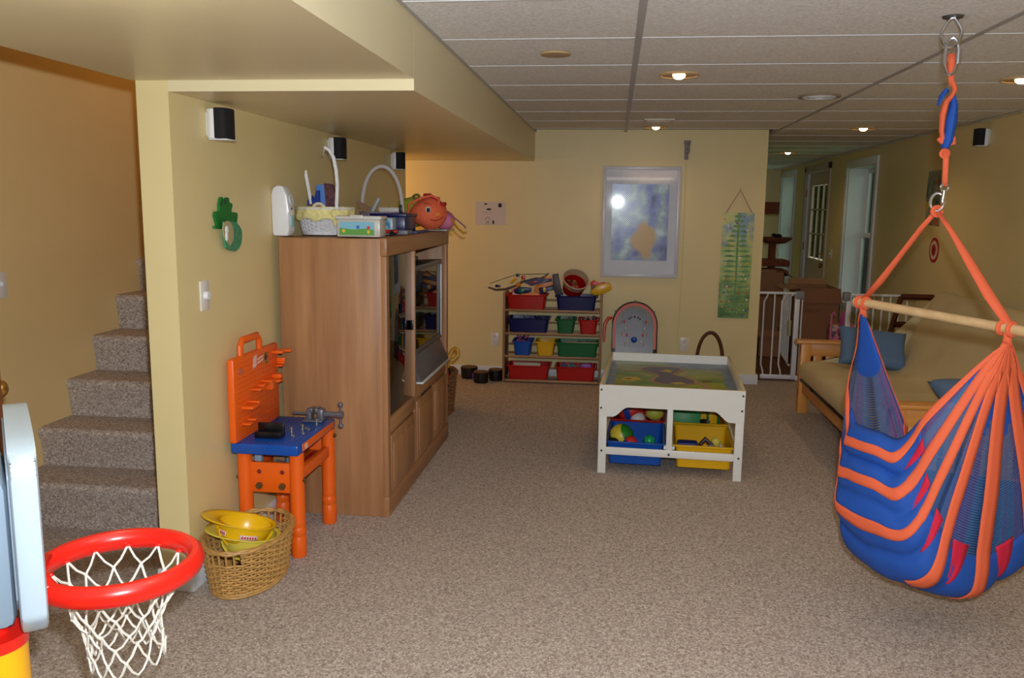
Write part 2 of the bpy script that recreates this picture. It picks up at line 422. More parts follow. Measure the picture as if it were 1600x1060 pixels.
# outdoors seen through the glass
GR = mat('lawn', (86, 130, 62), .9, var=.4, scale=4, bump=.5)
bm = new(); bx(bm, 2.9, 40, -10, 60, -.4, -.3); tag(obj('lawn', bm, GR, loc=(0, 0, 0)), 'green lawn outside the right-hand windows', 'grass', kind='structure')
bm = new()
for i in range(26):
    y_ = 8+i*1.6; x_ = 11+2*math.sin(i*2.3)
    sph(bm, (x_, y_, 1.2), 1.4+.3*math.sin(i), 1.3, 2.2+.5*math.sin(i*1.7), 12, 8)
for v in bm.verts: v.co += Vector((rnoise(v.co, 1.3), rnoise(v.co+Vector((5, 0, 0)), 1.3), rnoise(v.co+Vector((0, 9, 0)), 1.5)))*.5
one('hedge', bm, mat('foliage', (140, 180, 110), .9, var=.5, scale=6, bump=.6), 'green hedge outside the windows', 'hedge', loc=(0, 0, 0))['kind'] = 'stuff'

# open white door at far left
d2 = thing('door_2', 'open white door with a brass knob at the far left', 'door', (XST, 2.2, 0), kind='structure')
e = at(-9, 600, y=2.30)
bm = new(); bx(bm, XST+.01, e.x, 2.30, 2.322, .01, 1.95, .003); obj('door_slab', bm, WPLAS, d2)
for z_ in (.25, 1.05):
    bm = new(); bx(bm, XST+.12, e.x-.12, 2.292, 2.301, z_, z_+.62, .006); obj('door_panel', bm, WPLAS, d2)
kp = at(8, 624, y=2.26)
bm = new(); kx = e.x-.055; cyl(bm, (kx, 2.30, kp.z), (kx, 2.265, kp.z), .011); sph(bm, (kx+.0, 2.245, kp.z), .03, .024, .03); cyl(bm, (kx, 2.30, kp.z), (kx, 2.293, kp.z), .032)
cyl(bm, (kx, 2.335, kp.z), (kx, 2.37, kp.z), .011); sph(bm, (kx, 2.385, kp.z), .03, .024, .03); obj('door_knob', bm, BRASS, d2)
bm = new(); bx(bm, e.x, e.x+.006, 2.300, 2.321, .01, 1.95); obj('door_edge', bm, mat('door_edge', (110, 62, 34), .5), d2, smooth=False)

# ================================================================== CEILING FIXTURES
LAMP = mat('lamp_glow', (255, 220, 160), .5, emit=((255, 214, 150), 14))
GOLD = mat('lamp_reflector', (150, 112, 52), .25, metal=.8)
def can(x, y, r, label, bright=True):
    t = thing('ceiling_light', label, 'light', (x, y, Zc-.02), group='recessed ceiling lights')
    bm = new(); torus(bm, (x, y, Zc-.003), r, .007, 32, 8); obj('trim_ring', bm, mat('tan_ring', (196, 164, 120), .35), t)
    bm = new(); lathe(bm, [(r, -.003), (r*.8, 0), (r*.5, .0005), (0, .0007)], (x, y, Zc-.004), 28); obj('reflector', bm, GOLD, t)
    bm = new(); sph(bm, (x, y, Zc-.005), r*.34, r*.34, .02, 16, 8); obj('bulb', bm, LAMP, t)
can(.279, 4.193, .088, 'lit recessed ceiling light nearest the camera, right of the long ceiling bar')
can(1.887, 4.396, .088, 'lit recessed ceiling light at the right edge of the photo')
can(1.857, 6.893, .088, 'lit recessed ceiling light over the futon, level with the back wall')
can(1.852, 9.744, .088, 'small lit recessed ceiling light farthest away, over the far room')
can(.293, 6.802, .085, 'dim orange recessed ceiling light just in front of the back wall')
bm = new(); c = (-.262, 3.612, Zc-.004)
t = thing('ceiling_speaker', 'small round tan cap set in the ceiling tile near the soffit', 'ceiling cap', c)
lathe(bm, [(.062, .003), (.06, -.004), (.05, -.006), (0, -.006)], c, 28); obj('cap', bm, mat('tan_cap', (176, 150, 118), .5), t)
bm = new(); torus(bm, c, .06, .004, 28, 6); obj('rim', bm, mat('tan_ring', (196, 164, 120), .35), t)
t = thing('round_vent', 'round white ceiling vent with a tan rim beside the diagonal grid bar', 'vent', (1.10, 5.0, Zc-.01))
bm = new(); torus(bm, (1.10, 5.0, Zc-.004), .108, .007, 36, 6); obj('rim', bm, mat('tan_ring2', (150, 130, 112), .4), t)
for q in range(3):
    bm = new(); torus(bm, (1.10, 5.0, Zc-.006), .03+.027*q, .007, 28, 6); obj('louvre', bm, WHITE, t)
t = thing('ceiling_vent', 'square white louvred vent in the ceiling before the back wall', 'vent', (.29, 6.27, Zc-.01))
bm = new(); frame_rect(bm, .185, .395, 6.19, 6.36, .022, lambda a, b, c, d: bx(bm, a, b, c, d, Zc-.012, Zc, .002)); obj('frame', bm, mat('vent_frame', (206, 196, 176), .4), t)
for q in range(5):
    bm = new(); y_ = 6.222+q*.025; bx(bm, .206, .374, y_, y_+.018, Zc-.012, Zc-.004, .001); obj('slat', bm, WHITE, t)

# ================================================================== WALL SPEAKERS
def wspeaker(y, z, label, side=1, x=XW):
    t = thing('wall_speaker', label, 'speaker', (x, y, z-.06), group='wall speakers')
    s = side
    bm = new(); prism(bm, [(x+s*(a+.006), y+b, z-.056) for a, b in [(0, -.036), (.018, -.047), (.036, -.047), (.036, .047), (.018, .047), (0, .036)]], (0, 0, .112)); obj('housing', bm, WPLAS, t, bev=.005)
    bm = new(); n = 8; pts = [(.034, -.049), (.034, .049)]
    for q in range(n+1):
        a = PI/2-PI*q/n; pts.append((.066+.022*math.cos(a), .049*math.sin(a)))
    prism(bm, [(x+s*(a+.006), y+b, z-.055) for a, b in pts], (0, 0, .114)); obj('grille', bm, BLACK, t, bev=.004)
    bm = new(); bx(bm, min(x, x+s*.008), max(x, x+s*.008), y-.03, y+.03, z-.045, z+.045, .003); obj('bracket', bm, WPLAS, t)
    bm = new(); bx(bm, min(x+s*.014, x+s*.09), max(x+s*.014, x+s*.09), y-.042, y+.042, z-.061, z-.056, .002); obj('base_lip', bm, WPLAS, t)
wspeaker(3.20, 1.772, 'black and white wall speaker nearest the camera, above the frog')
wspeaker(4.60, 1.775, 'black and white wall speaker above the tall white basket handle')
wspeaker(5.93, 1.78, 'black and white wall speaker at the far end of the partition wall')
wspeaker(6.36, 1.985, 'black and white speaker high on the right-hand wall', -1, XR)

# ================================================================== SWITCHES / OUTLETS
IV = mat('ivory_plate', (226, 220, 212), .35)
def plate(name, label, cat, c, ax, w=.07, h=.115, kind='switch', s=1):
    c = Vector(c); t = thing(name, label, cat, c, group='outlet and switch plates')
    def b(a0, a1, z0, z1, d0, d1, bev=.002):
        bm = new()
        if ax == 'x': bx(bm, *sorted((c.x+s*d0, c.x+s*d1)), c.y+a0, c.y+a1, c.z+z0, c.z+z1, bev)
        else: bx(bm, c.x+a0, c.x+a1, *sorted((c.y+s*d0, c.y+s*d1)), c.z+z0, c.z+z1, bev)
        return bm
    obj('plate', b(-w/2, w/2, -h/2, h/2, 0, .006), IV, t)
    if kind == 'knob':
        bm = new(); p = Vector((s, 0, 0)); cyl(bm, c+p*.006, c+p*.022, .017, .015, 20); obj('dial', bm, WPLAS, t)
    elif kind == 'switch': obj('toggle', b(-.005, .005, -.004, .016, .004, .018), WPLAS, t)
    else:
        for z_ in (-.026, .026):
            so = obj('socket', b(-.016, .016, z_-.016, z_+.016, .004, .009, .004), IV, t)
            bm = new()
            for a in (-.007, .007):
                if ax == 'x': bx(bm, *sorted((c.x+s*.0085, c.x+s*.0095)), c.y+a-.0015, c.y+a+.0015, c.z+z_-.004, c.z+z_+.008)
                else: bx(bm, c.x+a-.0015, c.x+a+.0015, *sorted((c.y+s*.0085, c.y+s*.0095)), c.z+z_-.004, c.z+z_+.008)
            obj('slot', bm, mat('slot_dark', (60, 54, 50), .6), so, smooth=False)
plate('dimmer_switch', 'white dimmer switch plate with a round dial under the frog', 'switch', (XW, 3.095, 1.118), 'x', kind='knob')
plate('light_switch', 'pale switch plate at the far left of the stair wall', 'switch', (XST, 3.452, 1.10), 'x')
plate('light_switch', 'small switch plate on the right wall beside the exterior door', 'switch', (XR, 10.45, .965), 'x', .12, .115, s=-1)
plate('wall_outlet', 'white wall outlet on the back wall left of the toy shelf', 'outlet', (-1.016, YB, .322), 'y', kind='outlet', s=-1)
plate('wall_outlet', 'white wall outlet on the back wall behind the play table', 'outlet', (.62, YB, .328), 'y', kind='outlet', s=-1)

# ================================================================== FROG CLOCK
def pxpoly(pts, x=None, y=None): return [at(u, v, x=x, y=y) for u, v in pts]
X0 = XW+.002
t = thing('frog_decoration', 'green wooden frog with a pale oval on the left wall', 'wall decoration', at(352, 392, x=XW))
fz = lambda c: (320+c[0]/8.83, 290+c[1]/8.83)
frog = [(190, 165), (205, 158), (215, 180), (262, 182), (275, 165), (292, 168), (305, 235), (340, 250), (346, 290), (330, 330), (336, 368), (372, 372), (398, 370), (418, 395), (415, 450), (405, 520), (385, 560), (425, 580), (420, 600), (240, 602), (105, 596), (105, 562), (132, 556), (146, 572), (118, 470), (104, 410), (108, 375), (125, 358), (160, 372), (172, 330), (168, 260)]
bm = new(); prism(bm, pxpoly([fz(c) for c in frog], x=X0), (.012, 0, 0)); obj('body', bm, mat('frog_green', (16, 112, 40), .6, var=.15, scale=30), t)
for cx, cy in ((215, 250), (272, 225)):
    bm = new(); p = at(*fz((cx, cy)), x=X0+.012); lathe(bm, [(.0085, 0), (.007, .004), (0, .005)], p, 14, M=Matrix.Rotation(R(90), 4, 'Y')); obj('eye', bm, mat('frog_dark', (14, 62, 24), .5), t)
pl = [(245, 500), (300, 485), (350, 500), (410, 515), (450, 560), (482, 620), (486, 700), (475, 800), (440, 870), (395, 908), (330, 895), (270, 860), (248, 780), (240, 640)]
bm = new(); prism(bm, pxpoly([fz(c) for c in pl], x=X0+.013), (.010, 0, 0)); obj('lily_pad', bm, mat('pad_green', (70, 140, 100), .6, var=.25, scale=40), t)
pl = [(250, 510), (300, 486), (345, 510), (375, 570), (388, 660), (385, 740), (345, 832), (300, 780), (258, 700), (240, 600)]
bm = new(); prism(bm, pxpoly([fz(c) for c in pl], x=X0+.0235), (.004, 0, 0)); obj('oval_face', bm, mat('oval_tan', (176, 164, 124), .5), t)
bm = new(); p = at(*fz((303, 610)), x=X0+.027); q = at(*fz((300, 700)), x=X0+.027); sph(bm, p, .006, .016, .017); sph(bm, q, .006, .011, .02); obj('white_figure', bm, mat('figure_white', (225, 232, 228), .4), t)
bm = new(); bx(bm, X0+.023, X0+.027, p.y+.045, p.y+.057, q.z-.01, p.z+.005, .001); obj('lettering_strip', bm, mat('brownish', (92, 60, 52), .6), t)

# ================================================================== BACK WALL ART
# crayon drawing on paper
y0 = YB-.001
t = thing('paper_drawing', "child's marker drawing of a figure on white paper", 'drawing', (-1.06, YB, 1.316))
bm = new(); bx(bm, -1.193, -.931, YB-.003, YB-.0005, 1.316, 1.512); obj('paper', bm, mat('paper', (212, 198, 196), .8), t, smooth=False)
INK = mat('ink', (48, 26, 22), .7)
dz = lambda c: (720+c[0]/13.25, 290+c[1]/13.25)
bm = new(); bm2 = None
def blob(bm, cx, cy, rx, ry, n=12):
    c = at(*dz((cx, cy)), y=YB-.0035); prism(bm, [(c.x+rx*math.cos(2*PI*k/n), c.y, c.z+ry*math.sin(2*PI*k/n)) for k in range(n)], (0, -.0006, 0))
for c in ((516, 385, .012, .008), (580, 493, .022, .009), (812, 412, .017, .019), (673, 760, .008, .018), (457, 556, .003, .005), (528, 556, .003, .005), (612, 556, .003, .005), (458, 425, .002, .004)): blob(bm, *c)
for l in (((550, 650), (500, 710)), ((575, 650), (606, 712)), ((532, 745), (520, 810)), ((532, 745), (578, 745)), ((568, 745), (565, 808))):
    tube(bm, [at(*dz(l[0]), y=YB-.0035), at(*dz(l[1]), y=YB-.0035)], .0018, 5)
obj('ink_marks', bm, INK, t, smooth=False)

# framed picture
t = thing('framed_picture', 'large white framed blue-grey mosaic print on the back wall', 'picture', (.21, YB, .9))
A0, A1, B0, B1 = -.108, .535, .893, 1.818
FRM = mat('frame_silver', (206, 210, 226), .3)
bm = new(); frame_rect(bm, A0, A1, B0, B1, .028, lambda a, b, c, d: bx(bm, a, b, YB-.026, YB-.001, c, d, .004)); obj('frame', bm, FRM, t)
bm = new(); bx(bm, A0+.025, A1-.025, YB-.012, YB-.002, B0+.025, B1-.025); obj('mat_board', bm, mat('mat_board', (240, 238, 246), .7, var=.04, scale=6), t, smooth=False)
def art_mat():
    M = bpy.data.materials.new('mosaic_print'); M.use_nodes = True; nt = M.node_tree; N = nt.nodes; L = nt.links; b = N['Principled BSDF']; b.inputs['Roughness'].default_value = .35; b.inputs['Metallic'].default_value = .25
    tc = N.new('ShaderNodeTexCoord')
    n1 = N.new('ShaderNodeTexNoise'); n1.inputs['Scale'].default_value = 7; n1.inputs['Detail'].default_value = 6; L.new(tc.outputs['Object'], n1.inputs['Vector'])
    r = N.new('ShaderNodeValToRGB'); e = r.color_ramp.elements; e[0].position = .3; e[0].color = lin((56, 60, 92)); e[1].position = .72; e[1].color = lin((180, 192, 196))
    x = e.new(.45); x.color = lin((96, 104, 150)); x = e.new(.55); x.color = lin((122, 134, 138)); L.new(n1.outputs['Fac'], r.inputs[0])
    # small square glints
    ck = N.new('ShaderNodeTexChecker'); ck.inputs['Scale'].default_value = 110; L.new(tc.outputs['Object'], ck.inputs['Vector'])
    mp = N.new('ShaderNodeMapping'); mp.inputs['Location'].default_value = (-.16, 0, .60); mp.vector_type = 'TEXTURE'; mp.inputs['Scale'].default_value = (.26, 1, .34); L.new(tc.outputs['Object'], mp.inputs[0])
    g = N.new('ShaderNodeTexGradient'); g.gradient_type = 'SPHERICAL'; L.new(mp.outputs[0], g.inputs[0])
    ml = N.new('ShaderNodeMath'); ml.operation = 'MULTIPLY'; L.new(ck.outputs['Fac'], ml.inputs[0]); L.new(g.outputs['Fac'], ml.inputs[1])
    mx = N.new('ShaderNodeMixRGB'); L.new(ml.outputs[0], mx.inputs[0]); L.new(r.outputs[0], mx.inputs[1]); mx.inputs[2].default_value = lin((226, 236, 240))
    # warm tan patch, plain
    m3 = N.new('ShaderNodeMapping'); m3.vector_type = 'TEXTURE'; m3.inputs['Location'].default_value = (.03, 0, .30); m3.inputs['Scale'].default_value = (.15, 1, .24); L.new(tc.outputs['Object'], m3.inputs[0])
    g3 = N.new('ShaderNodeTexGradient'); g3.gradient_type = 'SPHERICAL'; L.new(m3.outputs[0], g3.inputs[0])
    a = N.new('ShaderNodeMath'); a.operation = 'MULTIPLY_ADD'; L.new(n1.outputs['Fac'], a.inputs[0]); a.inputs[1].default_value = 1.3; a.inputs[2].default_value = -.85
    a2 = N.new('ShaderNodeMath'); a2.operation = 'ADD'; L.new(a.outputs[0], a2.inputs[0]); L.new(g3.outputs['Fac'], a2.inputs[1])
    rr = N.new('ShaderNodeValToRGB'); rr.color_ramp.elements[0].position = .12; rr.color_ramp.elements[1].position = .3; L.new(a2.outputs[0], rr.inputs[0])
    mx2 = N.new('ShaderNodeMixRGB'); L.new(rr.outputs[0], mx2.inputs[0]); L.new(mx.outputs[0], mx2.inputs[1]); mx2.inputs[2].default_value = lin((158, 124, 80))
    L.new(mx2.outputs[0], b.inputs['Base Color'])
    return M
bm = new(); bx(bm, -.028, .442, YB-.014, YB-.0115, 1.035, 1.672); o = obj('print', bm, art_mat(), t, smooth=False)
o2 = o
bm = new(); bx(bm, A0+.027, A1-.027, YB-.021, YB-.019, B0+.027, B1-.027); obj('glass', bm, glass_mat('picture_glass', (255, 255, 255), .0, .03), t, smooth=False)

# growth chart of three panels
t = thing('growth_chart', 'tall three-panel chart printed with a climbing green plant', 'wall chart', (1.02, YB, .563))
cols = [('chart_sky', (140, 172, 190), (206, 212, 140)), ('chart_mid', (150, 186, 110), (196, 206, 140)), ('chart_low', (92, 134, 78), (150, 176, 100))]
xa0, xa1 = .892, 1.146; zs = [1.447, 1.160, .862, .563]
dx = lambda z: -.008*(1.447-z)/.88
for q in range(3):
    bm = new(); z1, z0 = zs[q]-.002, zs[q+1]+.002
    bx(bm, xa0+dx(z1), xa1+dx(z1), YB-.008, YB-.001, z0, z1, .001)
    p_ = obj('chart_panel', bm, mat(cols[q][0], cols[q][1], .5, rgb2=cols[q][2], var=.08, scale=9), t)
    bm = new()
    random.seed(q+3)
    for k in range(7):
        zz = z0+.02+(z1-z0-.04)*k/6; w_ = (.03+.085*min(1, (1.43-zz)/.3))*(1 if q < 2 else .8)
        for s_ in (-1, 1):
            c = 1.02+.01*math.sin(zz*20); pts = [(c, zz-.012), (c+s_*w_*.6, zz+.004), (c+s_*w_, zz-.012), (c+s_*w_*.55, zz-.020)]
            prism(bm, [(a, YB-.0085, b) for a, b in pts], (0, -.0006, 0))
    bx(bm, 1.012, 1.028, YB-.0092, YB-.0082, z0, z1)
    obj('printed_fern', bm, mat('fern_green', (104, 152, 84), .5, var=.2, scale=60), p_, smooth=False)
    for mi, cc in enumerate(((200, 70, 60), (236, 236, 226), (226, 180, 60), (90, 90, 180))):
        for k in range(3+2*q):
            bm = new(); a, b = random.uniform(xa0+.012, xa1-.02), random.uniform(z0+.012, z1-.012); r_ = random.uniform(.004, .010)
            prism(bm, [(a+r_*math.cos(2*PI*j/7), YB-.0094, b+r_*math.sin(2*PI*j/7)) for j in range(7)], (0, -.0004, 0)); obj('printed_flower', bm, mat('petal%d' % mi, cc, .5), p_, smooth=False)
bm = new(); ap = Vector((1.022, YB-.006, 1.632)); tube(bm, [(.915, YB-.006, 1.445), ap, (1.125, YB-.006, 1.445)], .004, 6); obj('ribbon', bm, mat('ribbon_pink', (190, 120, 140), .6), t)
bm = new(); cyl(bm, ap+Vector((0, .006, .01)), ap+Vector((0, -.006, .012)), .003, n=6); obj('nail', bm, mat('dark_metal', (60, 50, 46), .4, metal=.8), t)

# motion sensor with thin cord
t = thing('motion_sensor', 'small grey motion sensor high on the back wall', 'sensor', (.572, YB, 1.873))
G1 = mat('grey_case', (128, 118, 122), .5)
bm = new(); bx(bm, .546, .60, YB-.03, YB-.001, 2.004, 2.028, .003); obj('mount', bm, G1, t)
bm = new(); bx(bm, .552, .594, YB-.05, YB-.012, 1.925, 2.006, .006); obj('body', bm, G1, t)
bm = new(); cyl(bm, (.573, YB-.05, 1.955), (.573, YB-.058, 1.955), .010, n=14); obj('lens', bm, BLKP, t)
bm = new(); bx(bm, .553, .584, YB-.04, YB-.008, 1.874, 1.926, .006); obj('arm', bm, G1, t)
bm = new(); tube(bm, [(.57, YB-.004, 1.874), (.573, YB-.004, 1.4), (.575, YB-.004, .9), (.565, YB-.004, .37)], .003, 6); one('sensor_cord', bm, YEL, 'thin yellow-painted cord running down the back wall from the sensor', 'cord')

# right wall poster and target
t = thing('wall_poster', 'small colourful nature poster on the right wall behind the hanging strap', 'poster', (XR, 7.25, 1.38))
bm = new(); prism(bm, [(XR-.001, 7.425, 1.80), (XR-.001, 7.165, 1.80), (XR-.001, 7.12, 1.36), (XR-.001, 7.41, 1.37), (XR-.001, 7.45, 1.6)], (-.006, 0, 0)); obj('print', bm, mat('poster_mix', (40, 74, 84), .5, rgb2=(176, 176, 150), var=.2, scale=8), t, smooth=False)
for cc, pts in (((190, 60, 50), ((7.20, 1.74), (7.24, 1.70), (7.20, 1.67))), ((214, 176, 40), ((7.44, 1.56), (7.36, 1.54), (7.38, 1.48), (7.42, 1.49))), ((90, 20, 50), ((7.30, 1.62), (7.25, 1.45), (7.34, 1.37), (7.28, 1.50))), ((36, 90, 40), ((7.42, 1.72), (7.40, 1.6), (7.43, 1.58))), ((200, 90, 50), ((7.13, 1.40), (7.18, 1.42), (7.25, 1.37), (7.13, 1.365)))):
    bm = new(); prism(bm, [(XR-.0072, a, b) for a, b in pts], (-.0006, 0, 0)); obj('printed_shape', bm, mat('ps%d' % cc[0], cc, .5), t, smooth=False)
t = thing('target_disc', 'round red and white target on the right wall above the futon', 'target', (XR, 7.178, 1.07))
for k, (r_, m_) in enumerate(((.100, mat('target_red', (176, 30, 36), .5)), (.076, mat('target_white', (214, 200, 186), .5)), (.047, mat('target_red', (176, 30, 36), .5)), (.018, mat('target_dark', (110, 14, 26), .5)))):
    bm = new(); lathe(bm, [(r_, 0), (r_, .004+.001*k), (0, .004+.001*k)], (XR-.001, 7.178, 1.168), 32, M=Matrix.Rotation(R(-90), 4, 'Y')); obj('ring', bm, m_, t)

# ================================================================== MEDIA CABINET
CW = wood('cabinet_wood', (150, 104, 68), (184, 136, 94), 'Z', .42, 7)
CWY = wood('cabinet_wood_y', (146, 100, 64), (180, 132, 90), 'Y', .42, 7)
CX0, CX1, CY0, CY1, CZ = -1.535, -1.027, 3.765, 5.215, 1.32
cab = thing('media_cabinet', 'tall oak-coloured television cabinet against the left wall', 'cabinet', ((CX0+CX1)/2, (CY0+CY1)/2, 0))
def cb(name, x0, x1, y0, y1, z0, z1, m=CW, bev=.002, parent=None):
    bm = new(); bx(bm, x0, x1, y0, y1, z0, z1, bev); return obj(name, bm, m, parent or cab)
cb('side_panel', CX0, CX1-.024, CY0, CY0+.02, 0, CZ-.004)
cb('side_panel', CX0, CX1-.024, CY1-.02, CY1, 0, CZ-.004)
cb('top_panel', CX0, CX1-.02, CY0+.001, CY1-.001, CZ-.022, CZ, CWY)
cb('back_panel', CX0+.002, CX0+.014, CY0+.02, CY1-.02, .05, CZ-.02)
cb('crown_rail', CX1-.03, CX1+.004, CY0-.002, CY1+.002, CZ-.08, CZ+.004, CWY, .006)
cb('base_rail', CX1-.03, CX1+.004, CY0-.002, CY1+.002, 0, .10, CWY, .008)
cb('stile', CX1-.028, CX1, CY0, CY0+.05, .10, CZ-.08)
cb('stile', CX1-.028, CX1, CY1-.05, CY1, .10, CZ-.08)
MY = 4.33   # divider between glass tower and tv bay
cb('divider', CX0+.014, CX1, MY-.013, MY+.013, .10, CZ-.08)
cb('shelf_panel', CX0+.014, CX1-.01, MY+.02, CY1-.02, .50, .52, CWY)
cb('shelf_panel', CX0+.014, CX1-.03, CY0+.02, MY-.02, .46, .48, CWY)
cb('shelf_panel', CX0+.014, CX1-.05, CY0+.02, MY-.02, .80, .815, CWY)
cb('shelf_panel', CX0+.014, CX1-.05, CY0+.02, MY-.02, 1.05, 1.065, CWY)
gd = cb('glass_door', CX1-.018, CX1-.014, CY0+.052, MY-.022, .47, CZ-.085, glass_mat('smoked_glass', (120, 98, 84), .10, .02), .001)
cb('door_pull', CX1-.014, CX1-.002, MY-.05, MY-.035, .83, .88, BLKP, .002, gd)
cb('door_rail', CX1-.028, CX1+.001, CY0+.05, MY-.02, .40, .47, CWY, .004)
def cdoor(y0, y1, z0, z1): 
    d = cb('door', CX1-.022, CX1+.001, y0, y1, z0, z1, CW, .003)
    cb('door_panel', CX1, CX1+.006, y0+.035, y1-.035, z0+.04, z1-.04, CW, .004, d)
cdoor(CY0+.054, MY-.024, .105, .385)
cb('drawer_rail', CX1-.03, CX1-.004, MY+.02, CY1-.05, .44, .52, CWY, .003)
yy = [MY+.024, (MY+CY1-.05)/2+.02, CY1-.054]
cdoor(yy[0], yy[1]-.003, .105, .43); cdoor(yy[1]+.003, yy[2], .105, .43)
cb('finger_slot', CX1-.012, CX1-.002, yy[1]-.28, yy[1]-.05, .432, .446, BLKP, .001)

# television in the bay
tv = thing('television', 'grey rear-projection television with dark glossy screen in the cabinet', 'television', (-1.2, 4.68, .52))
TVG = mat('tv_grey', (96, 92, 98), .35, metal=.2)
ty0, ty1 = MY+.055, CY1-.075
bm = new(); prism(bm, [(CX1-.045, ty0, .53), (CX1-.045, ty0, 1.15), (-1.40, ty0+.06, 1.13), (-1.40, ty0+.06, .55)], (0, ty1-ty0, 0)); obj('cabinet_shell', bm, mat('tv_shell', (40, 38, 42), .4), tv, bev=.006)
bm = new(); frame_rect(bm, ty0, ty1, .665, 1.15, .028, lambda a, b, c, d: bx(bm, CX1-.05, CX1-.024, a, b, c, d, .004)); obj('bezel', bm, TVG, tv)
bm = new(); bx(bm, CX1-.028, CX1-.020, ty1-.03, ty1-.02, .68, 1.12, .002); obj('bezel_strip', bm, mat('tv_bright', (205, 208, 214), .3), tv)
bm = new(); bx(bm, CX1-.044, CX1-.032, ty0+.026, ty1-.026, .69, 1.124); obj('screen', bm, mat('tv_screen', (10, 6, 8), .03, spec=.6), tv, smooth=False)
bm = new(); prism(bm, [(CX1-.04, ty0, .665), (CX1+.005, ty0, .56), (CX1+.02, ty0, .53), (CX1-.05, ty0, .53)], (0, ty1-ty0, 0)); obj('speaker_base', bm, TVG, tv, bev=.004)
bm = new(); bx(bm, CX1-.05, CX1+.03, ty0-.006, ty1+.004, .521, .531, .002); obj('foot_lip', bm, mat('tv_bright', (205, 208, 214), .3), tv)
bm = new(); bx(bm, -1.30, CX1-.09, ty0+.12, ty1-.35, 1.151, 1.185, .004); vb = one('video_player', bm, BLKP, 'flat black player lying on top of the television', 'player')
bm = new(); sph(bm, (-1.20, 4.0, .865), .045, .035, .05, 10, 8); 
for a in range(5): sph(bm, (-1.20+.05*math.cos(a*1.3), 4.0+.04*math.sin(a*1.3), .87+.02*math.sin(a*3)), .022, .022, .02, 8, 6)
one('green_toy', bm, GREEN, 'small green plush toy behind the glass door of the cabinet', 'toy')

# ================================================================== THINGS ON THE CABINET
# air purifier
c = Vector((-1.50, 3.83, CZ)); TP = CZ+.005
t = thing('air_purifier', 'white plastic air purifier standing at the near left end of the cabinet', 'air purifier', (-1.49, 3.85, TP))
bm = new()
prof = [(-.052, 0), (-.06, .02), (-.062, .20), (-.05, .235), (-.02, .25), (.02, .245), (.045, .20), (.058, .12), (.052, .03), (.045, 0)]
prism(bm, [(-1.524+a*.72, 3.772, TP+b*.93) for a, b in prof], (0, .075, 0)); obj('housing', bm, WPLAS, t, bev=.010)
bm = new(); Mx = Matrix.Rotation(R(80), 4, 'Y'); lathe(bm, [(.026, 0), (.024, .004), (0, .005)], (-1.486, 3.81, TP+.165), 20, M=Mx); obj('vent_knob', bm, mat('cool_white', (210, 216, 222), .4), t)
bm = new(); bx(bm, -1.485, -1.479, 3.79, 3.83, TP+.045, TP+.095, .002); obj('label_panel', bm, mat('aqua', (150, 200, 200), .4), t)
bm = new(); bx(bm, -1.487, -1.480, 3.80, 3.812, TP+.12, TP+.13, .002); obj('button', bm, BLKP, t)

def wicker(name_parent, c, a, b, a2, b2, h, n, rows, r, m, zb=0, hole=None):
    """woven oval basket wall: (a,b) semi-axes at the bottom, (a2,b2) at the rim"""
    cx, cy, cz = c
    def P(ang, f, off=0): return Vector((cx+(a+(a2-a)*f+off)*math.cos(ang), cy+(b+(b2-b)*f+off)*math.sin(ang), cz+h*f))
    bm = new()
    for k in range(n): 
        an = 2*PI*k/n; tube(bm, [P(an, f) for f in (0, .25, .5, .75, 1)], r*.9, 5)
    obj('stake', bm, m, name_parent)['kind'] = 'stuff'
    bm = new()
    for j in range(rows):
        f = (j+.5)/rows*.97
        if hole and f > hole[0]:
            segs = hole[1]
        else: segs = [(0, 2*PI)]
        for s0, s1 in segs:
            full = s1-s0 > 6.28; N_ = int(n*4*(s1-s0)/(2*PI))
            pts = [P(s0+(s1-s0)*q/N_, f, r*.95*math.cos(n/2*(s0+(s1-s0)*q/N_)+PI*(j % 2))) for q in range(N_ if full else N_+1)]
            tube(bm, pts, [r]*len(pts), 4, closed=full)
    o = obj('weave', bm, m, name_parent); o['kind'] = 'stuff'
    bm = new()
    for q in range(3):
        off = (0, r*1.3, -r*1.3)[q]
        pts = [P(2*PI*k/48, 1+(.02 if q == 0 else 0), off) + Vector((0, 0, r*.6*math.sin(k*2*PI/3+q*2))) for k in range(48)]
        tube(bm, pts, r*1.3, 6, closed=True)
    obj('rim', bm, m, name_parent)
    bm = new()
    lathe(bm, [(0, 0), (.96, 0), (.96, .006), (0, .006)], c, 40, M=Matrix.Diagonal((a, b, 1, 1))); obj('bottom', bm, m, name_parent)
    bm = new()
    for q in (0, 1):
        pts = [P(2*PI*k/48, 0, r*.8) + Vector((0, 0, r+q*r*1.8)) for k in range(48)]; tube(bm, pts, r*1.2, 5, closed=True)
    obj('foot_band', bm, m, name_parent)

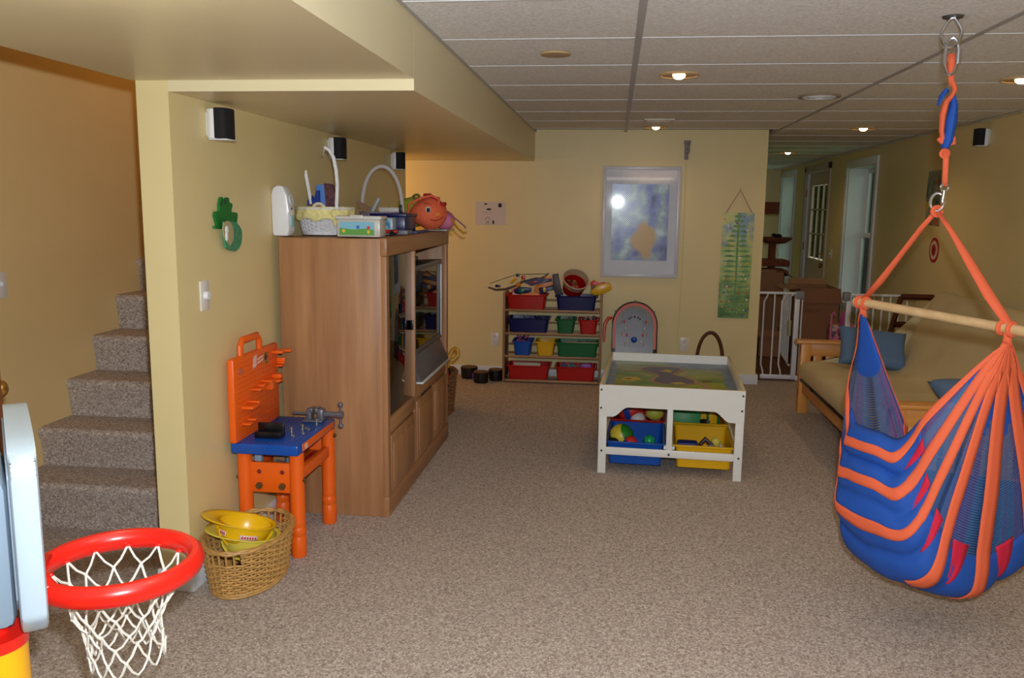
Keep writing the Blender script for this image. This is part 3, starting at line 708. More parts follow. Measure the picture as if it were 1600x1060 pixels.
WW = mat('white_wicker', (226, 226, 230), .5, var=.08, scale=60)
BCX, BCY = -1.405, 4.045
t = thing('wicker_basket', 'white wicker basket with yellow gingham liner and tall hoop handle', 'basket', (BCX, BCY, TP))
wicker(t, (BCX, BCY, TP+.002), .105, .10, .135, .125, .125, 32, 14, .0042, WW)
bm = new()
def lin_fn(u, v):
    an = 2*PI*u; f = v; rr = 1+.025*math.sin(an*13+f*3)
    return Vector((BCX+(.140+.006*f)*rr*math.cos(an), BCY+(.130+.006*f)*rr*math.sin(an), TP+.136-.062*f+(.007*math.sin(an*9))*f))
grid(bm, lin_fn, 84, 5, True); GING = mat('gingham_yellow', (232, 220, 150), .8, var=.15, scale=60); obj('liner', bm, GING, t, solid=.002)
bm = new(); tube(bm, [at(u, v, y=BCY-.10) for u, v in ((526, 345), (526, 318), (527, 290), (525, 266), (521, 246), (514, 234), (507, 230))], .0068, 8, flat=1.3); obj('handle', bm, WW, t)
bm = new(); tube(bm, [at(u, v, y=BCY+.02) for u, v in ((488, 330), (485, 312), (481, 290), (478, 274), (478, 266))], [.0068]*4+[.003], 8, flat=1.3); obj('handle', bm, WW, t)
bm = new(); p = at(524, 334, y=BCY-.125); sph(bm, p, .026, .010, .022, 12, 8); sph(bm, p+Vector((.0, -.004, -.03)), .012, .006, .03, 10, 6); obj('ribbon_knot', bm, GING, t)
bm = new(); tube(bm, [at(u, v, y=BCY-.10) for u, v in ((514, 232), (508, 228), (506, 236), (504, 244))], [.005, .006, .005, .002], 6); obj('bow_tail', bm, mat('bow_grey', (170, 160, 140), .7), t)
# contents
bm = new(); prism(bm, [(-1.50, 4.06, TP+.12), (-1.50, 4.06, TP+.17), (-1.486, 4.06, TP+.15), (-1.478, 4.06, TP+.19), (-1.468, 4.06, TP+.165), (-1.455, 4.06, TP+.215), (-1.44, 4.06, TP+.215), (-1.44, 4.06, TP+.11)], (0, .02, 0)); one('spiked_toy', bm, mat('royal_blue', (16, 50, 140), .5), 'dark blue saw-toothed plastic toy sticking out of the yellow-lined basket', 'toy')
bm = new(); prism(bm, [(-1.452, 4.075, TP+.10), (-1.462, 4.075, TP+.24), (-1.415, 4.075, TP+.245), (-1.405, 4.075, TP+.10)], (0, .025, 0)); one('blue_book', bm, mat('sky_blue', (84, 130, 205), .6), 'light blue cloth book upright in the yellow-lined basket', 'book', bev=.002)
bm = new(); prism(bm, [(-1.41, 4.07, TP+.10), (-1.42, 4.07, TP+.25), (-1.375, 4.07, TP+.245), (-1.345, 4.07, TP+.12)], (0, .025, 0)); one('maroon_pouch', bm, mat('maroon_fabric', (92, 58, 66), .9, var=.5, scale=60), 'maroon patterned cloth pouch in the yellow-lined basket behind its handle', 'pouch', bev=.003)
t = thing('grey_helmet', 'grey and cream rounded toy poking above the yellow liner', 'toy', (-1.43, 4.06, TP+.07))
bm = new(); sph(bm, (-1.435, 4.00, TP+.105), .05, .05, .05); obj('shell', bm, mat('taupe', (110, 92, 84), .6), t)
bm = new(); torus(bm, (-1.41, 3.965, TP+.12), .03, .008, 20, 8, M=Matrix.Rotation(R(90), 4, 'X')); obj('band', bm, mat('cream', (220, 210, 190), .5), t)
bm = new(); sph(bm, (-1.408, 3.965, TP+.12), .02, .006, .022); obj('badge', bm, mat('teal_orange', (60, 110, 96), .5, rgb2=(190, 100, 50), var=.1, scale=30), t)

# clear box with printed label
t = thing('clear_box', 'translucent plastic box with a meadow picture label', 'storage box', (-1.165, 3.85, TP))
TRL = mat('translucent', (196, 192, 184), .3, spec=.5)
bm = new(); lathe_pts = None
bx(bm, -1.268, -1.062, 3.795, 3.90, TP+.0, TP+.082, .008); obj('tub', bm, TRL, t)
bm = new(); bx(bm, -1.274, -1.056, 3.788, 3.907, TP+.080, TP+.097, .006); obj('lid', bm, mat('lid_clear', (206, 204, 200), .25), t)
bm = new(); bx(bm, -1.20, -1.14, 3.782, 3.797, TP+.082, TP+.101, .003); obj('latch', bm, mat('lid_clear', (206, 204, 200), .25), t)
bm = new(); bx(bm, -1.252, -1.090, 3.7915, 3.7945, TP+.010, TP+.070); lb = obj('label_print', bm, mat('label_sky', (130, 190, 214), .5), t, smooth=False)
bm = new(); prism(bm, [(-1.252, 3.791, TP+.010), (-1.09, 3.791, TP+.010), (-1.09, 3.791, TP+.034), (-1.13, 3.791, TP+.040), (-1.19, 3.791, TP+.035), (-1.252, 3.791, TP+.042)], (0, -.0005, 0)); obj('printed_hill', bm, mat('label_green', (96, 160, 70), .5), lb, smooth=False)
for cc, x_, z_ in (((236, 190, 60), -1.232, .028), ((236, 190, 60), -1.115, .025), ((60, 100, 190), -1.165, .046), ((210, 60, 50), -1.115, .044)):
    bm = new(); prism(bm, [(x_+.008*math.cos(2*PI*k/10), 3.790, TP+z_+.008*math.sin(2*PI*k/10)) for k in range(10)], (0, -.0005, 0)); obj('printed_flower', bm, mat('lf%d%d' % (cc[0], cc[2]), cc, .5), lb, smooth=False)

# second basket with grey gingham
t = thing('handled_basket', 'white hoop-handled basket with a grey checked liner', 'basket', (-1.35, 4.90, TP))
wicker(t, (-1.35, 4.90, TP+.002), .10, .11, .125, .135, .10, 28, 10, .005, mat('grey_wicker', (150, 140, 150), .6))
bm = new()
def ln2(u, v):
    an = 2*PI*u; rr = 1+.03*math.sin(an*12+v*3)
    return Vector((-1.35+(.128+.006*v)*rr*math.cos(an), 4.90+(.138+.006*v)*rr*math.sin(an), TP+.110-.05*v))
grid(bm, ln2, 84, 4, True); obj('liner', bm, mat('grey_gingham', (120, 108, 136), .8, rgb2=(196, 190, 204), var=.06, scale=70), t, solid=.002)
bm = new(); pts = []
for k in range(25):
    a = PI*k/24; pts.append(Vector((-1.355+.122*math.cos(a), 4.89, TP+.09+.28*math.sin(a)**.85)))
tube(bm, pts, .0085, 8, flat=1.3); obj('handle', bm, mat('pale_wicker', (200, 192, 190), .6), t)
bm = new(); prism(bm, [(-1.46, 4.850, TP+.10), (-1.50, 4.850, TP+.16), (-1.485, 4.850, TP+.17), (-1.38, 4.850, TP+.11)], (0, .02, 0)); one('wood_block', bm, mat('tan_wood', (150, 112, 78), .6), 'tan wooden stick leaning in the grey-lined basket', 'block')
bm = new(); cyl(bm, (-1.40, 4.840, TP+.11), (-1.365, 4.860, TP+.185), .012); one('silver_tube', bm, mat('pale_silver', (176, 180, 186), .3), 'short silver tube standing in the grey-lined basket', 'tube')
bm = new(); bx(bm, -1.36, -1.24, 4.830, 4.870, TP+.10, TP+.135, .006, Matrix.Translation((0, 0, 0))); one('white_card', bm, mat('offwhite', (214, 208, 200), .5), 'white toy box lying in the grey-lined basket', 'toy')
bm = new(); bx(bm, -1.235, -1.22, 4.820, 4.840, TP+.10, TP+.15, .003); one('black_marker', bm, BLKP, 'small black pen standing at the right of the grey-lined basket', 'pen')

# blue bin, picture box, red toy, grey case
t = thing('storage_bin', 'dark blue plastic bin on the cabinet between checked basket and orange bag', 'bin', (-1.2, 4.55, TP))
bm = new(); bx(bm, -1.27, -1.085, 4.36, 4.60, TP, TP+.095, .01); obj('tub', bm, NAVY, t)
bm = new(); frame_rect(bm, -1.276, -1.079, 4.353, 4.607, .016, lambda a, b, c, d: bx(bm, a, b, c, d, TP+.088, TP+.104, .003)); obj('rim', bm, NAVY, t)
t = thing('picture_box', 'small clear box with a blue sea picture, standing before the blue bin', 'box', (-1.17, 4.26, TP))
bm = new(); bx(bm, -1.235, -1.105, 4.18, 4.26, TP, TP+.085, .005); obj('case', bm, mat('pale_case', (150, 170, 190), .3), t)
bm = new(); bx(bm, -1.228, -1.118, 4.1775, 4.1805, TP+.008, TP+.078); obj('picture', bm, mat('sea_print', (40, 110, 160), .4, rgb2=(140, 190, 200), var=.12, scale=25), t, smooth=False)
bm = new(); bx(bm, -1.12, -1.04, 4.22, 4.34, TP, TP+.022, .004); one('grey_case', bm, mat('case_grey', (112, 114, 124), .4), 'flat grey plastic case at the front edge of the cabinet top', 'case')
t = thing('toy_car', 'small red toy car on the cabinet before the sea picture box', 'toy car', (-1.14, 4.12, TP))
bm = new(); bx(bm, -1.20, -1.06, 4.09, 4.13, TP+.010, TP+.028, .008); bx(bm, -1.19, -1.13, 4.093, 4.127, TP+.026, TP+.045, .010); obj('body', bm, RED, t)
for q in (-1.18, -1.085):
    bm = new(); cyl(bm, (q, 4.084, TP+.012), (q, 4.136, TP+.012), .012); obj('wheel', bm, BLKP, t)
bm = new(); bx(bm, -1.075, -1.045, 4.45, 4.75, TP, TP+.012, .002); one('blue_booklet', bm, mat('book_blue', (56, 76, 132), .5), 'thin blue booklet lying along the front edge of the cabinet top', 'book')
bm = new(); bx(bm, -1.13, -.985, 4.96, 5.20, TP, TP+.008, .001); one('glass_sheet', bm, mat('sheet', (150, 152, 148), .2), 'flat grey sheet overhanging the far corner of the cabinet top', 'tray')

# orange fish bag lying on its side
OF = mat('orange_fabric', (242, 112, 74), .8, var=.06, scale=8, bump=.15, bscale=40)
t = thing('fish_bag', 'orange cloth bag with a smiling face and one big eye', 'bag', (-1.10, 4.90, TP))
bm = new(); cx, cy, cz = -1.105, 5.02, TP+.102
def fb(u, v):
    an = 2*PI*u; ph = PI*v; d = Vector((math.sin(ph)*math.cos(an), math.sin(ph)*math.sin(an), -math.cos(ph)))
    rx, ry, rz = .115, .11, .100
    if d.x > 0: rx = .108
    p = Vector((cx+d.x*rx, cy+d.y*ry, cz+d.z*rz*(1-.28*max(0, -d.x))))
    return p+d*.006*rnoise(p, 18)
grid(bm, fb, 32, 18, True); bmesh.ops.remove_doubles(bm, verts=bm.verts[:], dist=1e-5); obj('body', bm, OF, t)
ep = Vector((cx+.020, cy-.112, cz+.022))
bm = new(); sph(bm, ep, .017, .012, .019); obj('eye', bm, mat('eye_white', (236, 232, 228), .3), t)
bm = new(); sph(bm, ep+Vector((.004, -.009, -.002)), .011, .006, .013); obj('pupil', bm, BLKP, t)
bm = new(); tube(bm, [(cx+.035, cy-.114, cz-.035), (cx+.06, cy-.103, cz-.040), (cx+.085, cy-.080, cz-.034), (cx+.098, cy-.060, cz-.018)], .0022, 6); obj('mouth', bm, mat('dark_red_line', (120, 30, 24), .6), t)
bm = new(); sph(bm, (cx+.068, cy-.085, cz-.005), .020, .018, .016); obj('nose', bm, mat('orange_light', (246, 140, 60), .6), t)
bm = new(); tube(bm, [(cx-.112, cy-.06, cz-.01), (cx-.10, cy-.09, cz+.05), (cx-.03, cy-.08, cz+.09), (cx+.03, cy-.05, cz+.105), (cx+.07, cy-.05, cz+.085), (cx+.075, cy-.06, cz+.05)], .007, 8); obj('strap', bm, OF, t)
bm = new(); DR = mat('crimson_felt', (170, 20, 30), .8)
for a in ((-.005, .105), (.045, .085), (.085, .055)): bx(bm, cx+a[0]-.02, cx+a[0]+.022, cy-.045, cy+.01, cz+a[1]-.012, cz+a[1]+.012, .006)
obj('fin', bm, DR, t)
bm = new(); tube(bm, [(cx-.004, cy-.112, cz+.056), (cx+.02, cy-.108, cz+.060), (cx+.04, cy-.1, cz+.05)], .0018, 5); obj('eyebrow', bm, mat('dark_red_line', (120, 30, 24), .6), t)
# lime bag behind
t = thing('lime_bag', 'crumpled lime green cloth bag behind the orange bag', 'bag', (-1.2, 5.03, TP))
bm = new(); 
def lb_(u, v):
    an = 2*PI*u; ph = PI*v; d = Vector((math.sin(ph)*math.cos(an), math.sin(ph)*math.sin(an), -math.cos(ph)))
    p = Vector((-1.25+d.x*.092, 5.145+d.y*.06, TP+.105+d.z*.10)); return p+d*.022*rnoise(p, 14)
grid(bm, lb_, 30, 16, True); bmesh.ops.remove_doubles(bm, verts=bm.verts[:], dist=1e-5); obj('body', bm, mat('lime_fabric', (164, 168, 50), .8, bump=.3, bscale=30), t)
bm = new(); tube(bm, [(-1.33, 5.09, TP+.12), (-1.37, 5.08, TP+.14), (-1.375, 5.08, TP+.11), (-1.33, 5.08, TP+.08)], .006, 6); obj('strap', bm, mat('lime_fabric', (164, 168, 50), .8), t)
bm = new(); torus(bm, (-1.20, 5.10, TP+.20), .018, .008, 16, 8, M=Matrix.Rotation(R(40), 4, 'X')); obj('ring', bm, mat('olive', (120, 116, 60), .6), t)
t = thing('pink_bag', 'pink bag with long straps hanging off the far end of the cabinet', 'bag', (-1.02, 5.08, TP))
bm = new(); sph(bm, (-1.035, 5.15, TP+.060), .065, .05, .060); obj('body', bm, mat('pink_fabric', (206, 120, 150), .7), t)
bm = new(); tube(bm, [(-1.01, 5.10, TP+.11), (-.95, 5.13, TP+.06), (-.905, 5.15, TP+.02), (-.91, 5.15, TP+.012)], .009, 8, flat=.5); obj('strap', bm, mat('mauve_fabric', (176, 110, 128), .7), t)
bm = new(); tube(bm, [(-.985, 5.12, TP+.07), (-.955, 5.14, TP+.015), (-.92, 5.16, TP-.018), (-.90, 5.16, TP-.012)], .010, 8, flat=.6); obj('yellow_strap', bm, mat('strap_yellow', (206, 150, 20), .6), t)['label'] = 'yellow strap'

# ================================================================== WORKBENCH
wb = thing('toy_workbench', 'orange and blue plastic toy workbench beside the cabinet', 'toy workbench', (-1.40, 3.45, 0))
BX0, BX1, BY0, BY1, BZ = -1.545, -1.255, 3.215, 3.69, .50
legp = [(-1.285, 3.275), (-1.285, 3.665), (-1.51, 3.275), (-1.51, 3.665)]
for lx, ly in legp:
    bm = new()
    lathe(bm, [(0, 0), (.031, 0), (.033, .006), (.033, .085), (.030, .090), (.030, .094), (.033, .10), (.033, .125), (.030, .130), (.030, .136), (.033, .142), (.0305, .155), (.0305, .452), (0, .452)], (lx, ly, 0), 20)
    obj('leg', bm, ORG, wb)
bm = new(); bx(bm, BX0, BX1, BY0, BY1, .450, .497, .010); top = obj('table_top', bm, BLUE, wb)
bm = new()
for i in range(11):
    for j in range(18):
        x_, y_ = BX0+.03+i*.023, BY0+.03+j*.0245
        bx(bm, x_-.003, x_+.003, y_-.003, y_+.003, .4965, .4985)
obj('peg_pattern', bm, mat('blue_dark', (14, 48, 128), .4), top, smooth=False)['kind'] = 'stuff'
bm = new(); bx(bm, BX1-.003, BX1+.004, BY0+.05, BY1-.03, .460, .490, .002); lbp = obj('label_strip', bm, ORG, top)
bm = new(); bx(bm, BX1+.0035, BX1+.0048, BY0+.07, BY0+.10, .464, .486); obj('white_mark', bm, mat('decal_white', (230, 200, 190), .5), lbp, smooth=False)
bm = new(); bx(bm, -1.49, -1.30, 3.265, 3.285, .275, .405, .004); ep_ = obj('end_panel', bm, ORG, wb)
NUT = mat('brown_nut', (96, 66, 34), .45)
for x_ in (-1.445, -1.345):
    bm = new(); cyl(bm, (x_, 3.265, .305), (x_, 3.253, .305), .015, n=6); cyl(bm, (x_, 3.254, .305), (x_, 3.243, .305), .008, n=10); obj('bolt', bm, NUT, ep_)
    bm = new(); torus(bm, (x_, 3.264, .365), .008, .002, 14, 6, M=Matrix.Rotation(R(90), 4, 'X')); cyl(bm, (x_, 3.2655, .365), (x_, 3.2635, .365), .007, n=12); obj('bolt_hole', bm, mat('hole_red', (120, 30, 24), .6), ep_)
bm = new(); bx(bm, -1.49, -1.30, 3.655, 3.675, .275, .405, .004); obj('end_panel', bm, ORG, wb)
bm = new(); bx(bm, -1.30, -1.27, 3.30, 3.64, .325, .375, .006); obj('side_rail', bm, ORG, wb)
bm = new(); bx(bm, -1.525, -1.495, 3.30, 3.64, .325, .375, .006); obj('side_rail', bm, ORG, wb)
bm = new(); bx(bm, -1.50, -1.295, 3.285, 3.655, .345, .353, .002); obj('tool_shelf', bm, ORG, wb)
for x_, y_, s_ in ((-1.262, 3.275, 1), (-1.262, 3.665, 1), (-1.533, 3.275, -1)):
    bm = new(); cyl(bm, (x_-.004*s_, y_, .335 if y_ < 3.5 else .42), (x_+.008*s_, y_, .335 if y_ < 3.5 else .42), .013, n=6); cyl(bm, (x_+.006*s_, y_, .335 if y_ < 3.5 else .42), (x_+.016*s_, y_, .335 if y_ < 3.5 else .42), .007, n=8); obj('bolt', bm, NUT, wb)
# peg board
PX = -1.522
bm = new(); bx(bm, PX-.022, PX+.012, BY0-.012, BY1-.02, .495, .848, .012); pb = obj('peg_board', bm, ORG, wb)
bm = new()
for i in range(20):
    for j in range(16):
        y_, z_ = BY0+.03+i*.0205, .515+j*.0205; bx(bm, PX+.0115, PX+.0132, y_-.003, y_+.003, z_-.003, z_+.003)
obj('peg_pattern', bm, mat('orange_dark', (206, 66, 16), .4), pb, smooth=False)['kind'] = 'stuff'
bm = new(); hyc = 3.40
tube(bm, [(PX-.005, hyc-.095, .835), (PX-.005, hyc-.095, .885), (PX-.005, hyc-.075, .908), (PX-.005, hyc+.075, .908), (PX-.005, hyc+.095, .885), (PX-.005, hyc+.095, .835)], .016, 10, flat=.8); obj('carry_handle', bm, ORG, pb)
bm = new()
for (y_, z_, w_, d_, h_) in ((3.60, .815, .035, .05, .014), (3.645, .815, .03, .07, .012), (3.655, .765, .02, .035, .03), (3.39, .690, .05, .04, .010), (3.45, .695, .05, .03, .010), (3.50, .705, .06, .045, .010), (3.53, .680, .03, .03, .045), (3.57, .690, .045, .05, .010), (3.60, .705, .03, .04, .020), (3.64, .745, .03, .03, .008), (3.30, .635, .08, .05, .014), (3.345, .640, .02, .045, .018), (3.28, .565, .035, .035, .010), (3.33, .572, .035, .035, .010)):
    bm = new(); bx(bm, PX+.010, PX+.012+d_, y_-w_/2, y_+w_/2, z_-h_/2, z_+h_/2, .004); obj('tool_hook', bm, ORG, pb)
DW = mat('decal_white', (230, 200, 190), .5)
for q, (y0_, y1_, z0_, z1_) in enumerate(((3.385, 3.42, .775, .825), (3.43, 3.49, .803, .812), (3.43, 3.49, .789, .798))):
    bm = new(); prism(bm, [(PX+.0122, y0_, z0_), (PX+.0122, y1_, z0_+.008), (PX+.0122, y1_+.006, z1_+.008), (PX+.0122, y0_+.006, z1_)], (.001, 0, 0)); obj('decal', bm, DW, pb, smooth=False)
bm = new(); bx(bm, PX+.012, PX+.0135, 3.245, 3.28, .775, .80); obj('sticker', bm, mat('sticker_faded', (196, 110, 86), .5), pb, smooth=False)
bm = new(); bx(bm, PX+.012, PX+.0135, 3.505, 3.545, .775, .825); obj('sticker_figure', bm, mat('sticker_olive', (150, 120, 70), .5, rgb2=(60, 50, 24), var=.05, scale=60), pb, smooth=False)
# vise
vt = thing('toy_vise', 'grey plastic toy vise clamped on the far corner of the workbench', 'vise', (-1.30, 3.60, .498))
VG = mat('vise_grey', (112, 112, 122), .38, metal=.4)
vy, vz = 3.615, .497
bm = new(); bx(bm, -1.375, -1.285, vy-.028, vy+.028, vz+.001, vz+.010, .003); bx(bm, -1.36, -1.335, vy-.025, vy+.025, vz+.008, vz+.062, .008); bx(bm, -1.345, -1.327, vy-.03, vy+.03, vz+.045, vz+.065, .004); obj('fixed_jaw', bm, VG, vt)
bm = new(); bx(bm, -1.312, -1.28, vy-.025, vy+.025, vz+.008, vz+.062, .010); bx(bm, -1.318, -1.305, vy-.03, vy+.03, vz+.045, vz+.066, .004); obj('moving_jaw', bm, VG, vt)
bm = new(); cyl(bm, (-1.43, vy, vz+.035), (-1.36, vy, vz+.035), .006, n=10); obj('guide_rod', bm, VG, vt)
bm = new(); cyl(bm, (-1.285, vy, vz+.035), (-1.20, vy, vz+.035), .013, n=14); obj('screw_shaft', bm, VG, vt)
bm = new(); cyl(bm, (-1.205, vy, vz-.012), (-1.205, vy, vz+.078), .0055, n=10); sph(bm, (-1.205, vy, vz+.082), .012); sph(bm, (-1.205, vy, vz-.016), .012); cyl(bm, (-1.215, vy, vz+.035), (-1.195, vy, vz+.035), .017, n=14); obj('turn_handle', bm, VG, vt)
# black tray and small hardware
bm = new(); bx(bm, -1.475, -1.36, 3.30, 3.34, .499, .520, .004); bx(bm, -1.475, -1.36, 3.335, 3.350, .499, .556, .004); bx(bm, -1.475, -1.36, 3.296, 3.304, .499, .526, .003); one('tool_tray', bm, BLKP, 'small black plastic tray on the blue bench top', 'tray')
SC = mat('screw_metal', (160, 158, 150), .3, metal=.7)
for (x_, y_), lab in zip(((-1.345, 3.38), (-1.315, 3.43), (-1.288, 3.53)), ('upright grey toy screw nearest the black tray', 'middle upright grey toy screw on the bench top', 'upright grey toy screw just in front of the vise')):
    bm = new(); cyl(bm, (x_, y_, .498), (x_, y_, .525), .0035, n=8); cyl(bm, (x_, y_, .524), (x_, y_, .530), .007, n=10); cyl(bm, (x_, y_, .506), (x_, y_, .510), .0065, n=8); one('toy_screw', bm, SC, lab, 'screw', 'toy screws on the workbench')
for (x_, y_), lab in zip(((-1.325, 3.345), (-1.295, 3.385), (-1.30, 3.46), (-1.318, 3.478)), ('grey toy nut lying closest to the bench front corner', 'grey toy nut lying at the bench front edge', 'larger grey toy nut between the screws', 'small grey toy nut beside the larger nut')):
    bm = new(); cyl(bm, (x_, y_, .4985), (x_, y_, .505), .008, n=6); one('toy_nut', bm, SC, lab, 'nut', 'toy nuts on the workbench')
# things on the tool shelf
bm = new(); bx(bm, -1.44, -1.34, 3.40, 3.43, .354, .395, .004, None); one('wood_plank', bm, mat('tan_wood', (150, 112, 78), .6), 'brown block on the shelf under the bench top', 'block')
t = thing('grey_drill', 'grey toy drill lying on the shelf under the bench top', 'toy drill', (-1.36, 3.34, .354))
bm = new(); cyl(bm, (-1.40, 3.34, .380), (-1.33, 3.33, .372), .016, n=12); obj('body', bm, SILV, t)
bm = new(); cyl(bm, (-1.345, 3.335, .372), (-1.35, 3.34, .408), .012, n=10); obj('handle', bm, mat('slate', (84, 100, 108), .4), t)
bm = new(); bx(bm, -1.33, -1.31, 3.42, 3.60, .354, .366, .003); one('red_wrench', bm, RED, 'red toy wrench on the shelf under the bench top', 'toy wrench')
bm = new(); bx(bm, -1.485, -1.455, 3.31, 3.34, .354, .44, .003); one('clear_tube', bm, mat('pale_case', (150, 170, 190), .3), 'pale clear bottle standing on the shelf under the bench', 'bottle')

# ================================================================== LAUNDRY BASKET + HELMETS
WK = mat('honey_wicker', (190, 146, 84), .45, var=.2, scale=50)
bt = thing('oval_basket', 'honey-coloured oval wicker basket on the carpet by the pillar', 'basket', (-1.40, 3.02, 0))
import itertools
g = .42
wicker(bt, (-1.400, 3.045, .004), .128, .205, .155, .235, .190, 34, 17, .0048, WK, hole=(.74, [(-PI/2+g, PI/2-g), (PI/2+g, 3*PI/2-g)]))
YH = mat('helmet_yellow', (238, 190, 22), .28)
def helmet(name, c, M, label, m, sticker=True):
    t = thing(name, label, 'helmet', c, group='toy hard hats')
    Mx = Matrix.Translation(c) @ M @ Matrix.Scale(.88, 4)
    bm = new()
    prof = [(.105, 0), (.104, .02), (.098, .05), (.083, .08), (.055, .102), (.02, .110), (0, .111)]
    lathe(bm, prof, (0, 0, 0), 32, sx=1.12); 
    lathe(bm, [(.102, .0)]+[(r_-.003, z_-.003) for r_, z_ in prof[1:-1]]+[(0, .108)], (0, 0, 0), 32, sx=1.12)
    bm.transform(Mx); obj('shell', bm, m, t)
    bm = new()
    def br(u, v):
        an = 2*PI*u; ex = .016+.055*max(0, math.cos(an))**2
        r_ = .104+ex*v; return Mx @ Vector((r_*1.12*math.cos(an), r_*math.sin(an), -.004*v-.01*max(0, math.cos(an))*v))
    grid(bm, br, 40, 3, True); obj('brim', bm, m, t, solid=.004)
    bm = new()
    for q in (-.035, 0, .035): tube(bm, [Mx @ Vector((.11*math.cos(a)*1.1, q, .115*math.sin(a)+.001)) for a in [PI*k/14 for k in range(1, 14)]], .005, 6)
    obj('crest_ridge', bm, m, t)
    if sticker:
        for az in (R(-90), R(-28)):
            bm = new(); w_ = .034 if az < -1 else .02
            def st(u, v, w_=w_, az=az, k=1.0):
                a = az+(u-.5)*w_*2/.1; zz = .030+.020*v; r_ = .1045+.0015*k; return Mx @ Vector((r_*1.12*math.cos(a), r_*math.sin(a), zz))
            grid(bm, st, 8, 2); s_ = obj('sticker', bm, mat('sticker_white', (226, 200, 196), .5), t, solid=.001)
            for j in range(6):
                bm = new(); u0 = .10+j*.14
                grid(bm, lambda u, v: st(u0+u*.09, .25+v*.5, k=1.9), 2, 1); obj('sticker_letter', bm, mat('sticker_red', (190, 50, 60), .5), s_, solid=.0006)
    return t
Mh = Matrix.Rotation(R(205), 4, 'Z') @ Matrix.Rotation(R(0), 4, 'Y')
upside = Matrix.Rotation(R(-14), 4, 'Y') @ Matrix.Rotation(R(180), 4, 'X')
helmet('hard_hat', Vector((-1.405, 3.035, .235)), Matrix.Rotation(R(215), 4, 'Z') @ upside, 'upper bright yellow toy hard hat lying upside down in the oval basket', YH)
helmet('hard_hat', Vector((-1.395, 3.045, .185)), Matrix.Rotation(R(205), 4, 'Z') @ Matrix.Rotation(R(-8), 4, 'Y') @ Matrix.Rotation(R(180), 4, 'X'), 'paler yellow toy hard hat underneath the bright one in the basket', mat('pale_yellow', (226, 206, 80), .3), False)
bm = new(); lathe(bm, [(0, 0), (.05, 0), (.07, .02), (.06, .035), (0, .04)], (-1.40, 3.05, .012), 16); one('dark_ball', bm, BLACK, 'dark rounded toy at the bottom of the oval basket', 'toy')

# ================================================================== FOREGROUND BASKETBALL HOOP
hz = .70; hc = at(186, 884, z=hz); hr = .155
nd = Vector((.783, .622, 0)).normalized(); td = Vector((-nd.y, nd.x, 0))     # board normal (towards the hoop) and its width direction
hp = thing('basketball_hoop', "child's plastic basketball hoop with white board and yellow post at lower left", 'basketball hoop', (hc.x-.4, hc.y-.2, 0))
RR = mat('hoop_red', (226, 34, 22), .28)
bm = new()
ring = []
for k in range(48):
    a = 2*PI*k/48; ring.append(hc+(nd*math.cos(a)*1.0+td*math.sin(a))*hr)
tube(bm, ring, .0185, 10, closed=True, flat=1.25); obj('rim', bm, RR, hp)
bc = hc-nd*(hr-.012)
bm = new(); pts = [hc-nd*hr*.75+td*.09, hc-nd*(hr+.0)+td*.09, hc-nd*(hr+.0)-td*.09, hc-nd*hr*.75-td*.09, hc-nd*hr*.95]
prism(bm, [p+Vector((0, 0, -.02)) for p in pts], (0, 0, .042)); obj('rim_bracket', bm, RR, hp, bev=.006)
bm = new()
for k in range(12):
    a = 2*PI*(k+.5)/12; p = hc+(nd*math.cos(a)+td*math.sin(a))*(hr-.021)
    torus(bm, p+Vector((0, 0, -.006)), .006, .0025, 10, 5, M=Matrix.Rotation(a, 4, 'Z'))
obj('net_loop', bm, RR, hp)['kind'] = 'stuff'
# net: diamond cords
bm = new(); NK = 12
rad = [hr-.024, hr*.72, hr*.60, hr*.52, hr*.49, hr*.50]; zz = [0, -.046, -.088, -.124, -.156, -.188]
random.seed(3)
nodes = []
for lv in range(6):
    row = []
    for k in range(NK):
        a = 2*PI*(k+.5*(lv+1))/NK; jit = Vector((random.uniform(-1, 1), random.uniform(-1, 1), random.uniform(-1, 1)))*(.006 if lv else 0)
        row.append(hc+(nd*math.cos(a)+td*math.sin(a))*rad[lv]+Vector((0, 0, zz[lv]-(.006 if lv == 0 else 0)))+jit)
    nodes.append(row)
def cord(p, q, sag=.006):
    mid = (p+q)/2+Vector((0, 0, -sag)); tube(bm, [p, mid, q], .0026, 5)
for lv in range(5):
    for k in range(NK):
        cord(nodes[lv][k], nodes[lv+1][k]); cord(nodes[lv][k], nodes[lv+1][(k-1) % NK])
for row in nodes[1:]:
    for p in row: sph(bm, p, .0045, n=6, m_=4)
for k in range(NK):
    p, q = nodes[5][k], nodes[5][(k+1) % NK]; tube(bm, [p, p*.75+q*.25+Vector((0, 0, -.022)), (p+q)/2+Vector((0, 0, -.032)), p*.25+q*.75+Vector((0, 0, -.022)), q], .0026, 5)
obj('net', bm, mat('net_cord', (222, 218, 206), .7), hp)
